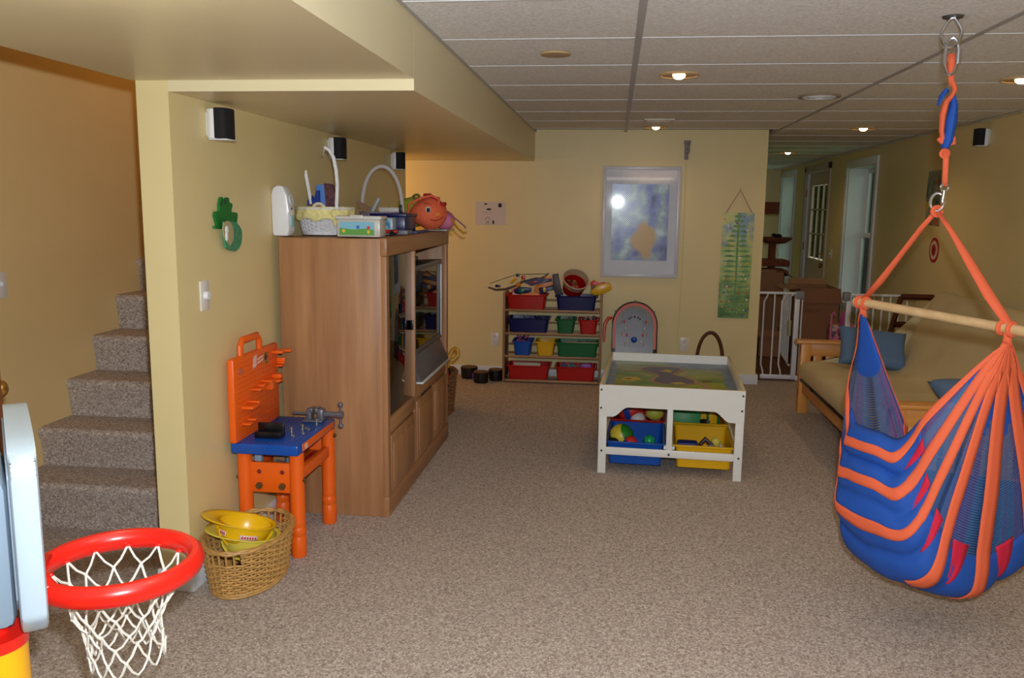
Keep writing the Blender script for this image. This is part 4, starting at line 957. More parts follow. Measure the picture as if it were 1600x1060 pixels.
# board: arched plate standing across the line of sight
BW = mat('board_white', (172, 188, 200), .3)
bm = new(); out = []
bw = .25; bz0, bz1 = hz-.012, hz+.345
for k in range(17):
    a = PI*k/16; out.append((bw*math.cos(a)**.5 if math.cos(a) >= 0 else -bw*(-math.cos(a))**.5, bz1-.05+.05*math.sin(a)))
out += [(-bw, bz0+.04), (-bw+.04, bz0), (bw-.04, bz0), (bw, bz0+.04)]
bcb = bc-nd*.020
prism(bm, [bcb-nd*.026+td*a+Vector((0, 0, z-hz)) for a, z in out], nd*.045); bd = obj('backboard', bm, BW, hp, bev=.010)
bm = new(); prism(bm, [bcb-nd*.030+td*a*.84+Vector((0, 0, (z-hz-.2)*.84+.2)) for a, z in out], nd*.006); obj('back_recess', bm, mat('board_back', (130, 146, 162), .4), bd, bev=.002)
pc = bcb-nd*.075-td*.15
bm = new(); lathe(bm, [(0, 0), (.064, 0), (.060, .655), (0, .655)], (pc.x, pc.y, 0), 24); obj('post', bm, mat('post_yellow', (240, 176, 16), .35), hp)
bm = new(); lathe(bm, [(0, 0), (.062, 0), (.062, .022), (0, .022)], (pc.x, pc.y, .656), 24); lathe(bm, [(0, 0), (.03, 0), (.03, .12), (0, .12)], (pc.x, pc.y, .644), 14); obj('post_collar', bm, RR, hp)
bm = new(); bx(bm, -.06, .20, -.045, .045, .0, .28, .02, Matrix.Translation((pc.x, pc.y, hz+.0)) @ Matrix.Rotation(math.atan2(nd.y, nd.x)+PI/2, 4, 'Z')); obj('post_bracket', bm, mat('board_back', (130, 146, 162), .4), hp)
bm = new(); lathe(bm, [(0, 0), (.24, 0), (.24, .04), (.18, .10), (.06, .14), (0, .14)], (pc.x-.05, pc.y-.02, 0), 32); obj('base', bm, mat('base_blue', (24, 60, 140), .4), hp)

# ================================================================== TOY SHELF
SW = wood('shelf_wood', (126, 88, 56), (160, 118, 80), 'Z', .5, 9); SWX = wood('shelf_wood_x', (140, 100, 64), (176, 134, 94), 'X', .5, 9)
SLX = wood('shelf_rail_light', (182, 156, 116), (206, 184, 146), 'X', .5, 9)
sx0, sx1, sy0, sy1 = -.908, -.082, 6.985, 7.255
sh = thing('toy_shelf', 'wooden toy bin rack with four tiers against the back wall', 'shelf', ((sx0+sx1)/2, 7.12, 0))
ROWZ = [.628, .432, .237, .030]
for x_ in (sx0, sx1-.018):
    bm = new(); bx(bm, x_, x_+.018, sy0, sy1, 0, .765, .003); obj('side_panel', bm, SW, sh)
for z_ in ROWZ:
    bm = new(); bx(bm, sx0+.018, sx1-.018, sy0+.004, sy0+.020, z_-.020, z_-.001, .002); obj('front_rail', bm, SWX, sh)
    bm = new(); bx(bm, sx0+.018, sx1-.018, sy1-.075, sy1-.060, z_-.020, z_-.001, .002); obj('bin_rail', bm, SWX, sh)
    bm = new(); bx(bm, sx0+.018, sx1-.018, sy1-.012, sy1-.004, z_+.045, z_+.064, .002); obj('back_slat', bm, SWX, sh)
def bin_(name, x0, x1, y0, y1, z0, h, m, label, loc=None, rz=0, group='plastic toy bins', cat='bin', taper=.02, th=.004):
    """open tapered tub with a rolled rim; coordinates are local to loc when given"""
    if loc is None: loc = ((x0+x1)/2, (y0+y1)/2, z0); x0 -= loc[0]; x1 -= loc[0]; y0 -= loc[1]; y1 -= loc[1]; z0 = 0
    t = thing(name, label, cat, loc, rz, group)
    def ringpts(x0, x1, y0, y1, z, r=.02):
        pts = []
        for cx_, cy_, a0 in ((x1-r, y1-r, 0), (x0+r, y1-r, 90), (x0+r, y0+r, 180), (x1-r, y0+r, 270)):
            for q in range(5): a = R(a0+q*22.5); pts.append((cx_+r*math.cos(a), cy_+r*math.sin(a), z))
        return pts
    bm = new()
    lv = [ringpts(x0+taper, x1-taper, y0+taper*.6, y1-taper*.6, z0), ringpts(x0+.006, x1-.006, y0+.006, y1-.006, z0+h),
          ringpts(x0+.006+th, x1-.006-th, y0+.006+th, y1-.006-th, z0+h), ringpts(x0+taper+th, x1-taper-th, y0+taper*.6+th, y1-taper*.6-th, z0+th)]
    rs = [[bm.verts.new(p) for p in l] for l in lv]; n = len(rs[0])
    for A, B in zip(rs, rs[1:]):
        for j in range(n): bm.faces.new((A[j], A[(j+1) % n], B[(j+1) % n], B[j]))
    bm.faces.new(rs[0][::-1]); bm.faces.new(rs[-1])
    obj('tub', bm, m, t, local=True)
    bm = new()
    A = ringpts(x0-.003, x1+.003, y0-.003, y1+.003, z0+h-.012); tube(bm, [Vector(p)+Vector((0, 0, .008)) for p in A], .006, 6, closed=True); obj('rim', bm, m, t, local=True)
    return t
MIX = {}
def mixmat(name, cols, scale=40):
    if name in MATS: return MATS[name]
    M = bpy.data.materials.new(name); M.use_nodes = True; nt = M.node_tree; N = nt.nodes; L = nt.links; b = N['Principled BSDF']; b.inputs['Roughness'].default_value = .4
    tc = N.new('ShaderNodeTexCoord'); v = N.new('ShaderNodeTexVoronoi'); v.inputs['Scale'].default_value = scale; L.new(tc.outputs['Object'], v.inputs['Vector'])
    sp = N.new('ShaderNodeSeparateColor'); L.new(v.outputs['Color'], sp.inputs[0])
    r = N.new('ShaderNodeValToRGB'); r.color_ramp.interpolation = 'CONSTANT'; el = r.color_ramp.elements
    for i, c in enumerate(cols):
        if i < 2: e = el[i]; e.position = i/len(cols)
        else: e = el.new(i/len(cols))
        e.color = lin(c)
    L.new(sp.outputs[0], r.inputs[0]); L.new(r.outputs[0], b.inputs['Base Color']); MATS[name] = M; return M
def pile(x0, x1, y0, y1, z0, h, m, label, n=26, seed=1, s=.02, M=None):
    random.seed(seed); bm = new()
    for k in range(n):
        x, y = random.uniform(x0+s, x1-s), random.uniform(y0+s, y1-s); z = z0+random.uniform(.0, h); r = random.uniform(.6, 1.2)*s
        Mx = Matrix.Translation((x, y, z)) @ Matrix.Rotation(random.uniform(0, 3), 4, 'Z') @ Matrix.Rotation(random.uniform(-.7, .7), 4, 'X')
        if M: Mx = M @ Mx
        if k % 3 == 0: bx(bm, -r, r, -r*.6, r*.6, -r*.5, r*.5, 0, Mx)
        elif k % 3 == 1: sph(bm, (0, 0, 0), r*.8, r*.7, r*.7, 8, 6, Mx)
        else:
            c0, c1 = Mx @ Vector((-r, 0, 0)), Mx @ Vector((r, 0, 0)); cyl(bm, c0, c1, r*.45, n=8)
    if M: loc = M @ Vector(((x0+x1)/2, (y0+y1)/2, z0))
    else: loc = ((x0+x1)/2, (y0+y1)/2, z0)
    o = obj('toy_pile', bm, m, loc=loc); tag(o, label, 'toys'); o['kind'] = 'stuff'; return o
BB = [('r0a', -.884, -.545, 0, RED, 'red bin at the left of the top tier of the toy rack'),
      ('r0b', -.470, -.128, 0, NAVY, 'dark blue bin at the right of the top tier of the toy rack'),
      ('r1a', -.872, -.522, 1, NAVY, 'wide dark blue bin at the left of the second tier'),
      ('r1b', -.465, -.300, 1, GREEN, 'narrow green bin in the second tier of the toy rack'),
      ('r1c', -.276, -.112, 1, RED, 'narrow red bin at the right of the second tier'),
      ('r2a', -.825, -.662, 2, BLUE, 'narrow blue bin in the third tier of the toy rack'),
      ('r2b', -.632, -.466, 2, YELP, 'narrow yellow bin, empty, in the third tier of the toy rack'),
      ('r2c', -.458, -.104, 2, GREEN, 'wide green bin at the right of the third tier'),
      ('r3a', -.872, -.510, 3, RED, 'wide red bin at the left of the bottom tier, holding a white box'),
      ('r3b', -.462, -.120, 3, RED, 'wide red bin at the right of the bottom tier, holding bright toys')]
for k, x0, x1, rw, m_, lab in BB:
    bin_('toy_bin', x0, x1, 6.992, 7.215, ROWZ[rw], .118, m_, lab)
py0, py1 = 7.03, 7.19
pile(-.85, -.55, py0, py1, ROWZ[1]+.05, .07, mixmat('mix_silver', [(120, 124, 140), (60, 64, 90), (180, 186, 200), (30, 34, 70)]), 'silvery jumbled toys in the wide dark blue bin', 26, 2)
pile(-.45, -.315, py0, py1, ROWZ[1]+.05, .065, mixmat('mix_play', [(30, 120, 110), (190, 100, 60), (220, 200, 180), (180, 40, 40)]), 'small coloured toys in the narrow green bin', 16, 3)
pile(-.265, -.123, py0, py1, ROWZ[1]+.05, .085, mixmat('mix_dark', [(18, 14, 16), (150, 30, 30), (190, 160, 150), (14, 12, 14)]), 'black and red toy figures in the narrow red bin', 22, 4)
pile(-.81, -.675, py0, py1, ROWZ[2]+.05, .10, mixmat('mix_pink', [(190, 70, 130), (100, 60, 130), (220, 120, 150), (60, 40, 80)]), 'pink and purple toys heaped in the narrow blue bin', 30, 5)
pile(-.35, -.12, py0, py1, ROWZ[2]+.06, .045, mixmat('mix_brown', [(120, 70, 50), (80, 44, 30), (160, 130, 110), (90, 60, 50)]), 'brown railway toys in the wide green bin', 22, 6)
bm = new(); bx(bm, -.38, -.115, 7.02, 7.05, ROWZ[2]+.105, ROWZ[2]+.121, .002); one('wooden_strip', bm, SLX, 'pale wooden strip lying in the wide green bin', 'board')
pile(-.85, -.54, 7.05, py1, ROWZ[3]+.04, .07, mixmat('mix_dark', [(18, 14, 16)]), 'dark toys behind the white box in the bottom left bin', 14, 7)
bm = new(); bx(bm, -.815, -.59, 7.02, 7.045, ROWZ[3]+.095, ROWZ[3]+.140, .002); one('white_box', bm, mat('box_pale', (190, 176, 160), .6), 'long pale box standing in the bottom left red bin', 'box')
pile(-.44, -.14, py0, py1, ROWZ[3]+.05, .08, mixmat('mix_bright', [(60, 130, 190), (220, 80, 120), (176, 170, 80), (120, 180, 190), (190, 60, 60)]), 'bright mixed toys in the bottom right red bin', 34, 8)
bm = new(); bx(bm, -.245, -.165, 7.015, 7.05, ROWZ[3]+.095, ROWZ[3]+.145, .003); one('purple_box', bm, mat('soft_purple', (150, 80, 180), .5), 'small purple box in the bottom right red bin', 'box')

# toys heaped on the top tier
TZ = ROWZ[0]+.118
t = thing('toy_bow', 'grey and blue toy bow with a taut string on top of the rack', 'toy bow', (-.85, 7.10, TZ))
BY_ = 7.08
bm = new(); tube(bm, [at(u, v, y=BY_) for u, v in ((763, 449), (775, 453), (790, 452), (805, 447), (818, 440), (835, 438), (850, 433), (858, 427))], [.012, .016, .017, .016, .013, .012, .012, .007], 8, flat=.6); obj('limb', bm, mat('bow_grey2', (92, 84, 78), .5), t)
bm = new(); tube(bm, [at(765, 443, y=BY_), at(807, 429, y=BY_), at(856, 428, y=BY_)], .002, 5); obj('string', bm, mat('string_dark', (70, 46, 34), .6), t)
bm = new(); bx(bm, -.014, .014, -.012, .012, -.012, .012, .004, Matrix.Translation(at(809, 430, y=BY_))); bx(bm, -.022, .022, -.012, .012, -.010, .010, .004, Matrix.Translation(at(778, 447, y=BY_-.02))); obj('blue_clamp', bm, NAVY, t)
bm = new(); tube(bm, [at(798, 442, y=BY_-.02), at(806, 435, y=BY_-.01)], .012, 8); obj('yellow_grip', bm, YELP, t)
def blaster(name, pts_body, m, label, y, parts):
    c = at(*pts_body[0], y=y); t = thing(name, label, 'toy blaster', (c.x, c.y, TZ), group='toy blasters heaped on the rack')
    bm = new(); prism(bm, [at(u, v, y=y) for u, v in pts_body], (0, .035, 0)); obj('body', bm, m, t, bev=.003)
    for nm, mm, pp in parts:
        bm = new(); prism(bm, [at(u, v, y=y-.006) for u, v in pp], (0, .047, 0)); obj(nm, bm, mm, t, bev=.002)
NV = mat('blaster_navy', (22, 24, 82), .4); OR2 = mat('blaster_orange', (236, 140, 64), .4)
blaster('toy_blaster', [(812, 440), (838, 434), (852, 436), (862, 436), (862, 440), (842, 444), (830, 447), (822, 442)], NV, 'dark blue toy blaster lying highest on the heap', 7.07, [('orange_tip', RED, [(814, 432), (819, 431), (820, 437), (815, 437)]), ('red_mark', RED, [(829, 441), (839, 439), (839, 442), (829, 444)])])
blaster('toy_blaster', [(845, 436), (864, 431), (866, 446), (852, 448), (842, 452), (840, 459), (834, 459), (835, 449)], OR2, 'orange toy blaster behind the navy ones', 7.11, [('dark_grip', NV, [(842, 450), (864, 447), (864, 450), (850, 454), (846, 458), (842, 455)])])
blaster('toy_blaster', [(803, 452), (812, 449), (830, 450), (830, 456), (812, 460), (804, 458)], NV, 'dark blue toy blaster with a green band lying low at the front', 7.035, [('green_band', GREEN, [(811, 452), (819, 451), (819, 458), (811, 459)]), ('pink_tip', mat('coral', (230, 110, 90), .5), [(799, 452), (803, 451), (803, 456), (799, 456)])])
blaster('toy_blaster', [(842, 452), (864, 447), (865, 453), (856, 455), (852, 460), (844, 459)], NV, 'dark blue toy blaster with yellow bands next to the grey toy', 7.04, [('yellow_band', YELP, [(848, 450), (852, 449), (853, 456), (849, 457)])])
bm = new(); prism(bm, [at(u, v, y=7.03) for u, v in ((812, 460), (838, 457), (845, 461), (820, 463))], (0, .03, 0)); one('orange_rail', bm, OR2, 'flat orange toy rail at the front edge of the red top bin', 'toy')
bm = new(); sph(bm, at(810, 445, y=7.06), .022, .02, .022); one('orange_ball', bm, mat('amber_ball', (220, 130, 40), .4), 'orange rounded toy beside the bow', 'toy')
bm = new(); prism(bm, [at(u, v, y=7.09) for u, v in ((863, 429), (872, 428), (874, 440), (876, 452), (880, 461), (868, 461), (864, 450))], (0, .05, 0)); one('grey_machine', bm, mat('dark_grey', (78, 72, 78), .5), 'dark grey upright toy part between the two top bins', 'toy', bev=.004)
# clear tub with red band
t = thing('clear_tub', 'round clear and red tub lying tilted on the dark blue bin', 'tub', (-.33, 7.10, TZ))
tc_ = at(898, 443, y=7.11); Mt = Matrix.Translation(tc_) @ Matrix.Rotation(R(42), 4, 'X') @ Matrix.Rotation(R(14), 4, 'Y')
bm = new(); lathe(bm, [(0, -.085), (.085, -.085), (.098, .0), (.094, .0), (.082, -.080), (0, -.080)], (0, 0, 0), 28); bm.transform(Mt); obj('red_body', bm, RED, t)
bm = new(); lathe(bm, [(.098, .0), (.110, .055), (.113, .055), (.102, .0)], (0, 0, 0), 28); bm.transform(Mt); obj('clear_collar', bm, mat('clear_grey', (190, 170, 150), .2, alpha=.45), t)
bm = new(); torus(bm, (0, 0, .055), .111, .005, 32, 6); bm.transform(Mt); obj('lip', bm, mat('pale_lip', (200, 180, 165), .3), t)
bm = new(); random.seed(9)
for k in range(12): sph(bm, (random.uniform(-.06, .06), random.uniform(-.06, .06), -.03), .018, .014, .012, 8, 5)
bm.transform(Mt); o = obj('tub_contents', bm, mixmat('mix_gold', [(150, 110, 50), (90, 60, 40), (190, 90, 50)]), t); o['kind'] = 'stuff'
bm = new(); prism(bm, [at(u, v, y=7.04) for u, v in ((922, 456), (934, 446), (953, 442), (956, 452), (944, 459), (928, 462))], (0, .06, 0)); one('yellow_box', bm, YELP, 'yellow curved plastic piece overhanging the right end of the rack', 'toy', bev=.004)
bm = new(); prism(bm, [at(u, v, y=7.11) for u, v in ((922, 442), (928, 438), (936, 443), (945, 441), (946, 443), (930, 447), (924, 450))], (0, .04, 0)); one('red_scoop', bm, mat('coral_red', (220, 60, 40), .4), 'small red plastic scoop behind the yellow piece', 'toy', bev=.002)
bm = new(); prism(bm, [at(u, v, y=7.10) for u, v in ((923, 446), (936, 445), (936, 453), (924, 455))], (0, .05, 0)); one('brown_block', bm, mat('brown_toy', (120, 84, 50), .5), 'brown block between the tub and the yellow piece', 'block', bev=.003)

# ================================================================== BONGOS, FAR WICKER BASKET
DK = mat('drum_black', (20, 12, 14), .4)
def drum(x, y, r, h, label):
    t = thing('bongo_drum', label, 'drum', (x, y, 0), group='small drums on the floor')
    bm = new(); lathe(bm, [(0, 0), (r*.88, 0), (r*.95, h*.3), (r, h*.8), (r, h-.004), (0, h-.004)], (x, y, .002), 28); obj('shell', bm, DK, t)
    bm = new(); lathe(bm, [(r*.97, h-.006), (r*.97, h+.002), (0, h+.003)], (x, y, .002), 28); obj('skin', bm, mat('drum_skin', (96, 66, 46), .6), t)
    bm = new(); torus(bm, (x, y, h-.010), r*1.01, .0035, 28, 6); torus(bm, (x, y, h*.2), r*.95, .003, 28, 6); obj('hoop', bm, mat('drum_hoop', (50, 40, 36), .3, metal=.7), t)
drum(-1.215, 7.12, .072, .098, 'leftmost of the black bongo drums by the baseboard')
drum(-1.085, 6.95, .066, .092, 'middle black bongo drum, nearest the camera')
drum(-.975, 7.06, .060, .095, 'right-hand black bongo drum next to the toy rack')
bm = new(); bx(bm, -1.17, -1.13, 7.0, 7.05, .01, .07, .004); one('purple_block', bm, PURP, 'purple wooden block joining the bongos', 'block')
t = thing('tall_basket', 'brown wicker toy basket behind the television cabinet', 'basket', (-1.22, 5.85, 0))
BRW = mat('brown_wicker', (128, 84, 48), .6, var=.3, scale=50)
wicker(t, (-1.25, 5.86, .003), .125, .22, .150, .25, .285, 26, 20, .0062, BRW)
t = thing('toy_bat', 'yellow plastic hollow-handled toy standing in the brown basket', 'toy', (-1.15, 5.9, .2))
bm = new(); tube(bm, [(-1.17, 5.82, .22), (-1.155, 5.84, .36), (-1.14, 5.86, .42), (-1.125, 5.87, .455), (-1.105, 5.87, .47), (-1.085, 5.87, .455), (-1.082, 5.87, .425), (-1.10, 5.86, .40), (-1.13, 5.85, .38)], [.02, .018, .016, .016, .015, .015, .015, .014, .012], 10); obj('handle', bm, mat('mustard', (206, 150, 50), .4), t)
for k, (x_, y_, z_, m_, lb_l) in enumerate(((-1.15, 5.72, .27, RED, 'red toy car nose-up in the brown basket'), (-1.165, 5.82, .29, BLKP, 'black toy camera in the brown basket'), (-1.14, 5.68, .235, BLKP, 'black and white toy wheel at the rim of the brown basket'))):
    bm = new()
    if k == 2: torus(bm, (x_, y_, z_), .02, .008, 16, 8, M=Matrix.Rotation(R(90), 4, 'X'))
    else: bx(bm, -.03, .03, -.045, .045, -.035, .035, .012, Matrix.Translation((x_, y_, z_)) @ Matrix.Rotation(.6, 4, 'X'))
    one(('toy_car', 'toy_camera', 'toy_ring')[k], bm, m_, lb_l, 'toy')

# ================================================================== PINBALL TOY, HOOP-HANDLED BASKET
t = thing('tabletop_game', 'grey oval tabletop racing game with orange rim, leaning on the back wall', 'game', (.19, 7.16, 0))
def arch(x0, x1, z0, zt, n=16):
    r = (x1-x0)/2; c = (x0+x1)/2; return [(x0, z0), (x1, z0)]+[(c+r*math.cos(PI*k/n), zt-r+r*math.sin(PI*k/n)) for k in range(n+1)]
tilt = lambda x, z, d: (x, 7.06+.16*z/.7-d, z)
bm = new(); prism(bm, [tilt(a, b, 0) for a, b in arch(.0, .385, .02, .690)], (0, .035, 0)); obj('case', bm, mat('case_dark', (44, 36, 44), .4), t, bev=.004)
bm = new(); prism(bm, [tilt(a, b, .004) for a, b in arch(.012, .373, .30, .680)], (0, .006, 0)); obj('orange_rim', bm, mat('game_orange', (206, 84, 50), .4), t)
bm = new(); prism(bm, [tilt(a, b, .008) for a, b in arch(.036, .350, .04, .655)], (0, .006, 0)); gf = obj('playfield', bm, mat('field_grey', (92, 94, 108), .3), t)
bm = new(); prism(bm, [tilt(a, b, .011) for a, b in arch(.135, .255, .32, .59)], (0, .004, 0)); obj('centre_island', bm, mat('field_light', (112, 114, 130), .35), gf)
for k in range(13):
    a = PI*(-.25+1.5*k/12); r1 = .112
    cx_, cz_ = .192+r1*math.cos(a), (.52+r1*1.1*math.sin(a)) if 0 <= math.sin(a) else .52+math.sin(a)*.26
    bm = new(); d = Vector((-math.sin(a), 0, math.cos(a))) if math.sin(a) >= 0 else Vector((.15*(1 if math.cos(a) > 0 else -1), 0, 1)).normalized()
    p = Vector(tilt(cx_, cz_, .010)); q = Vector((0, .2286, 1)); tube(bm, [p-d*.016, p+d*.016], .004, 6); obj('lane_dash', bm, mat('dash_gold', (190, 150, 90), .5), gf)
for k in range(8):
    s_ = -1 if k < 4 else 1; z_ = .36+(k % 4)*.055; x_ = .195+s_*(.055+.012*(k % 4))
    bm = new(); p = Vector(tilt(x_, z_, .012)); bx(bm, p.x-.006, p.x+.006, p.y-.004, p.y+.002, p.z-.014, p.z+.014, .001); obj('kerb_block', bm, (mat('kerb_white', (200, 196, 190), .5), mat('kerb_red', (190, 40, 60), .5))[k % 2], gf)
for k in range(5):
    a = PI*(.05+.9*k/4); p = Vector(tilt(.19+.045*math.cos(a), .545+.02*math.sin(a), .014)); bm = new(); sph(bm, p, .007, .006, .008, 8, 6); obj('peg', bm, BLKP, gf)
bm = new(); sph(bm, tilt(.19, .375, .014), .026, .012, .026); obj('blue_bumper', bm, BLUE, gf)
bm = new(); tube(bm, [(.0, 7.17, .555), (-.03, 7.16, .55), (-.058, 7.15, .50), (-.062, 7.14, .42), (-.062, 7.13, .35)], [.012, .016, .016, .013, .010], 8); obj('side_chute', bm, mat('chute_red', (200, 70, 52), .4), t)
for a in (35, 90, 145):
    bm = new(); p = Vector(tilt(.192+.192*math.cos(R(a)), .498+.192*math.sin(R(a)), .004)); sph(bm, p, .012, .012, .010, 10, 6); obj('clip', bm, mat('clip_grey', (120, 110, 110), .3), t)
DW2 = mat('dark_wicker', (84, 42, 22), .6, var=.35, scale=60, bump=.4, bscale=80)
t = thing('hoop_basket', 'dark brown wicker basket with a tall hoop handle behind the play table', 'basket', (.80, 6.85, 0))
wicker(t, (.80, 6.86, .003), .12, .13, .16, .17, .20, 26, 14, .0065, DW2)
bm = new(); tube(bm, [(.79+.105*math.cos(PI*k/20), 6.86, .17+.325*math.sin(PI*k/20)**.75) for k in range(21)], .014, 8); obj('handle', bm, DW2, t)
bm = new(); tube(bm, [(.93, 6.84, .20), (.955, 6.83, .235), (.98, 6.83, .22), (.985, 6.83, .17), (.95, 6.84, .16)], .012, 8); obj('side_ear', bm, DW2, t)

# ================================================================== PLAY TABLE
TRZ = R(-3); TL = (.335, 4.60, 0)
TM = Matrix.Translation(TL) @ Matrix.Rotation(TRZ, 4, 'Z')
TW = mat('table_white', (226, 226, 222), .35); TE = mat('table_edge', (206, 186, 146), .45)
pt = thing('play_table', 'white train play table with a printed landscape top', 'table', TL, TRZ)
hw, dp, th_ = .392, 1.10, .505
def tb(name, x0, x1, y0, y1, z0, z1, m=TW, bev=.002, par=None): 
    bm = new(); bx(bm, x0, x1, y0, y1, z0, z1, bev); return obj(name, bm, m, par or pt, local=True)
def apron(y0, y1):
    bm = new(); pts = [(-hw, th_), (-hw, .327), (-hw+.075, .327)]
    for k in range(1, 7):
        f = k/6; pts.append((-hw+.075+.055*f+.03*f, .327+.057*(3*f*f-2*f**3)))
    pts += [(-x, z) for x, z in pts[:2:-1]] if False else []
    right = [(-x, z) for x, z in reversed(pts)]
    prism(bm, [(x, y0, z) for x, z in pts+right], (0, y1-y0, 0)); return obj('end_apron', bm, TW, pt, local=True, ang=25)
apron(-.006, .012); apron(dp-.012, dp+.006)
for s_ in (-1, 1):
    tb('side_rail', *sorted((s_*hw, s_*(hw-.016))), .012, dp-.012, .40, th_)
    tb('rail_cap', *sorted((s_*(hw+.001), s_*(hw-.017))), .0, dp, th_-.001, th_+.002, TE, .001)
    for y_ in (-.004, dp-.04):
        tb('leg', *sorted((s_*hw, s_*(hw-.045))), y_, y_+.044, 0, .40)
    tb('bin_runner', *sorted((s_*(hw-.02), s_*(hw-.036))), .04, dp-.04, .150, .168)
tb('rail_cap', -hw, hw, -.006, .012, th_-.001, th_+.0015, TE, .001)
for y_ in (.002, dp-.016):
    tb('lower_rail', -hw+.045, hw-.045, y_, y_+.014, .108, .150)
    tb('centre_post', -.018, .014, y_+.001, y_+.015, .12, .395)
tb('bin_runner', -.03, .03, .02, dp-.02, .150, .168)
tb('play_board', -hw+.016, hw-.016, .012, dp-.012, .438, .450, mat('map_green', (92, 128, 40), .4, rgb2=(150, 150, 50), var=.10, scale=7), .001)
board = [o for o in bpy.data.objects if o.name.startswith('play_board')][0]
def flat(name, pts, m, z, dz_=.0006):
    bm = new(); prism(bm, [(x, y, z) for x, y in pts], (0, 0, dz_)); return obj(name, bm, m, board, local=True, smooth=False)
bw_ = hw-.018
mSEA = mat('map_sea', (88, 108, 140), .4, rgb2=(120, 136, 150), var=.15, scale=10)
flat('printed_sea', [(-bw_, .02), (-bw_+.035, .02), (-bw_+.045, .4), (-bw_+.03, 1.0), (-bw_, 1.08)], mSEA, .4503)
flat('printed_sea', [(bw_, .02), (bw_-.05, .02), (bw_-.06, .5), (bw_-.05, .86), (-.02, .90), (.0, 1.02), (-.05, 1.085), (bw_, 1.085)], mSEA, .4503)
flat('printed_beach', [(-bw_+.03, .93), (-.12, .98), (.0, 1.02), (-.05, 1.085), (-bw_+.02, 1.085)], mat('map_beach', (170, 168, 120), .4, rgb2=(120, 150, 130), var=.15, scale=12), .4504)
LK = [(-.20, .70), (-.14, .80), (-.02, .83), (.07, .80), (.08, .72), (.04, .63), (.02, .56), (.09, .50), (.15, .40), (.15, .31), (.07, .25), (-.05, .25), (-.11, .32), (-.10, .42), (-.07, .50), (-.10, .58), (-.15, .63)]
lake = [(x, y+.10) for x, y in LK]
cx_ = sum(p[0] for p in lake)/len(lake); cy_ = sum(p[1] for p in lake)/len(lake)
def outline(pts, name, m, z, w):
    bm = new(); n = len(pts); P = [Vector((x, y, 0)) for x, y in pts]; O = []
    for i in range(n):
        d = (P[(i+1) % n]-P[i-1]).normalized(); nn = Vector((d.y, -d.x, 0)); O.append((P[i]+nn*w, P[i]-nn*w))
    for i in range(n):
        a, b = O[i], O[(i+1) % n]; v = [bm.verts.new((q.x, q.y, z)) for q in (a[0], b[0], b[1], a[1])]; bm.faces.new(v)
    return obj(name, bm, m, board, local=True, smooth=False)
mTR = mat('map_track', (168, 132, 104), .5)
flat('printed_lake', lake, mat('map_lake', (76, 66, 92), .4), .4506)
outline(lake, 'printed_track', mTR, .4515, .011)
def road(pts, w, z=.4516):
    bm = new(); P = [Vector((x, y, 0)) for x, y in pts]; prev = None
    for i, p in enumerate(P):
        d = (P[min(i+1, len(P)-1)]-P[max(i-1, 0)]).normalized(); nn = Vector((d.y, -d.x, 0)); cur = [bm.verts.new((q.x, q.y, z)) for q in (p+nn*w, p-nn*w)]
        if prev: bm.faces.new((prev[0], prev[1], cur[1], cur[0]))
        prev = cur
    return obj('printed_road', bm, mTR, board, local=True, smooth=False)
road([(.14, .46), (.19, .40), (.225, .22), (.235, .12), (.235, .014)], .015); road([(-.36, .33), (-.30, .31), (-.24, .30)], .008); road([(-.28, .72), (-.2, .73)], .008)
mYF = mat('map_yellow', (190, 170, 40), .5); mBR = mat('map_brown', (124, 80, 44), .5)
for pts in ([(-.30, .42), (-.27, .52), (-.20, .54), (-.17, .46), (-.22, .40)], [(-.06, .76), (-.02, .82), (.02, .79), (.0, .73)], [(.0, .40), (.06, .43), (.09, .39), (.03, .37)], [(.30, .03), (.33, .16), (.27, .24), (.24, .14)], [(-.07, .04), (-.03, .10), (.03, .08), (.04, .03)]): flat('printed_field', pts, mYF, .4512)
for pts in ([(-.28, .47), (-.25, .49), (-.22, .47), (-.24, .45)], [(.18, .50), (.24, .52), (.25, .48), (.19, .46)], [(-.16, .86), (-.05, .88), (-.06, .85)], [(.27, .27), (.32, .28), (.32, .25), (.27, .25)]): flat('printed_patch', pts, mBR, .4513)
flat('printed_pond', [(-.27, .16), (-.22, .24), (-.16, .22), (-.12, .14), (-.18, .08), (-.25, .09)], mat('map_lake', (76, 66, 92), .4), .4512)
flat('printed_pond', [(-.24, .14), (-.20, .18), (-.16, .14), (-.20, .12)], mBR, .452)
road([(-.375, .19), (-.34, .14), (-.29, .07), (-.22, .05)], .008)
for (x_, z_) in ((-hw+.012, .478), (hw-.012, .478), (-hw+.012, .375), (hw-.014, .395), (-hw+.02, .13), (hw-.02, .13), (-.002, .128)):
    bm = new(); cyl(bm, (x_, -.0085, z_), (x_, -.002, z_), .006, n=10); obj('screw_cap', bm, mat('screw_cap', (70, 66, 66), .4, metal=.5), pt, local=True)
def tbin(x0, y0, m, label): return bin_('table_bin', x0, x0+.325, y0, y0+.46, .045, .128, m, label, loc=TL, rz=TRZ, group='bins under the play table', taper=.018)
tbin(-.350, .045, BLUE, 'blue bin of balls at the front left under the play table')
tbin(.028, .045, YELP, 'yellow bin at the front right under the play table')
tbin(-.350, .56, RED, 'red bin behind the blue one under the play table')
tbin(.028, .56, YELP, 'yellow bin at the rear right under the play table')
def tl(x, y, z): return TM @ Vector((x, y, z))
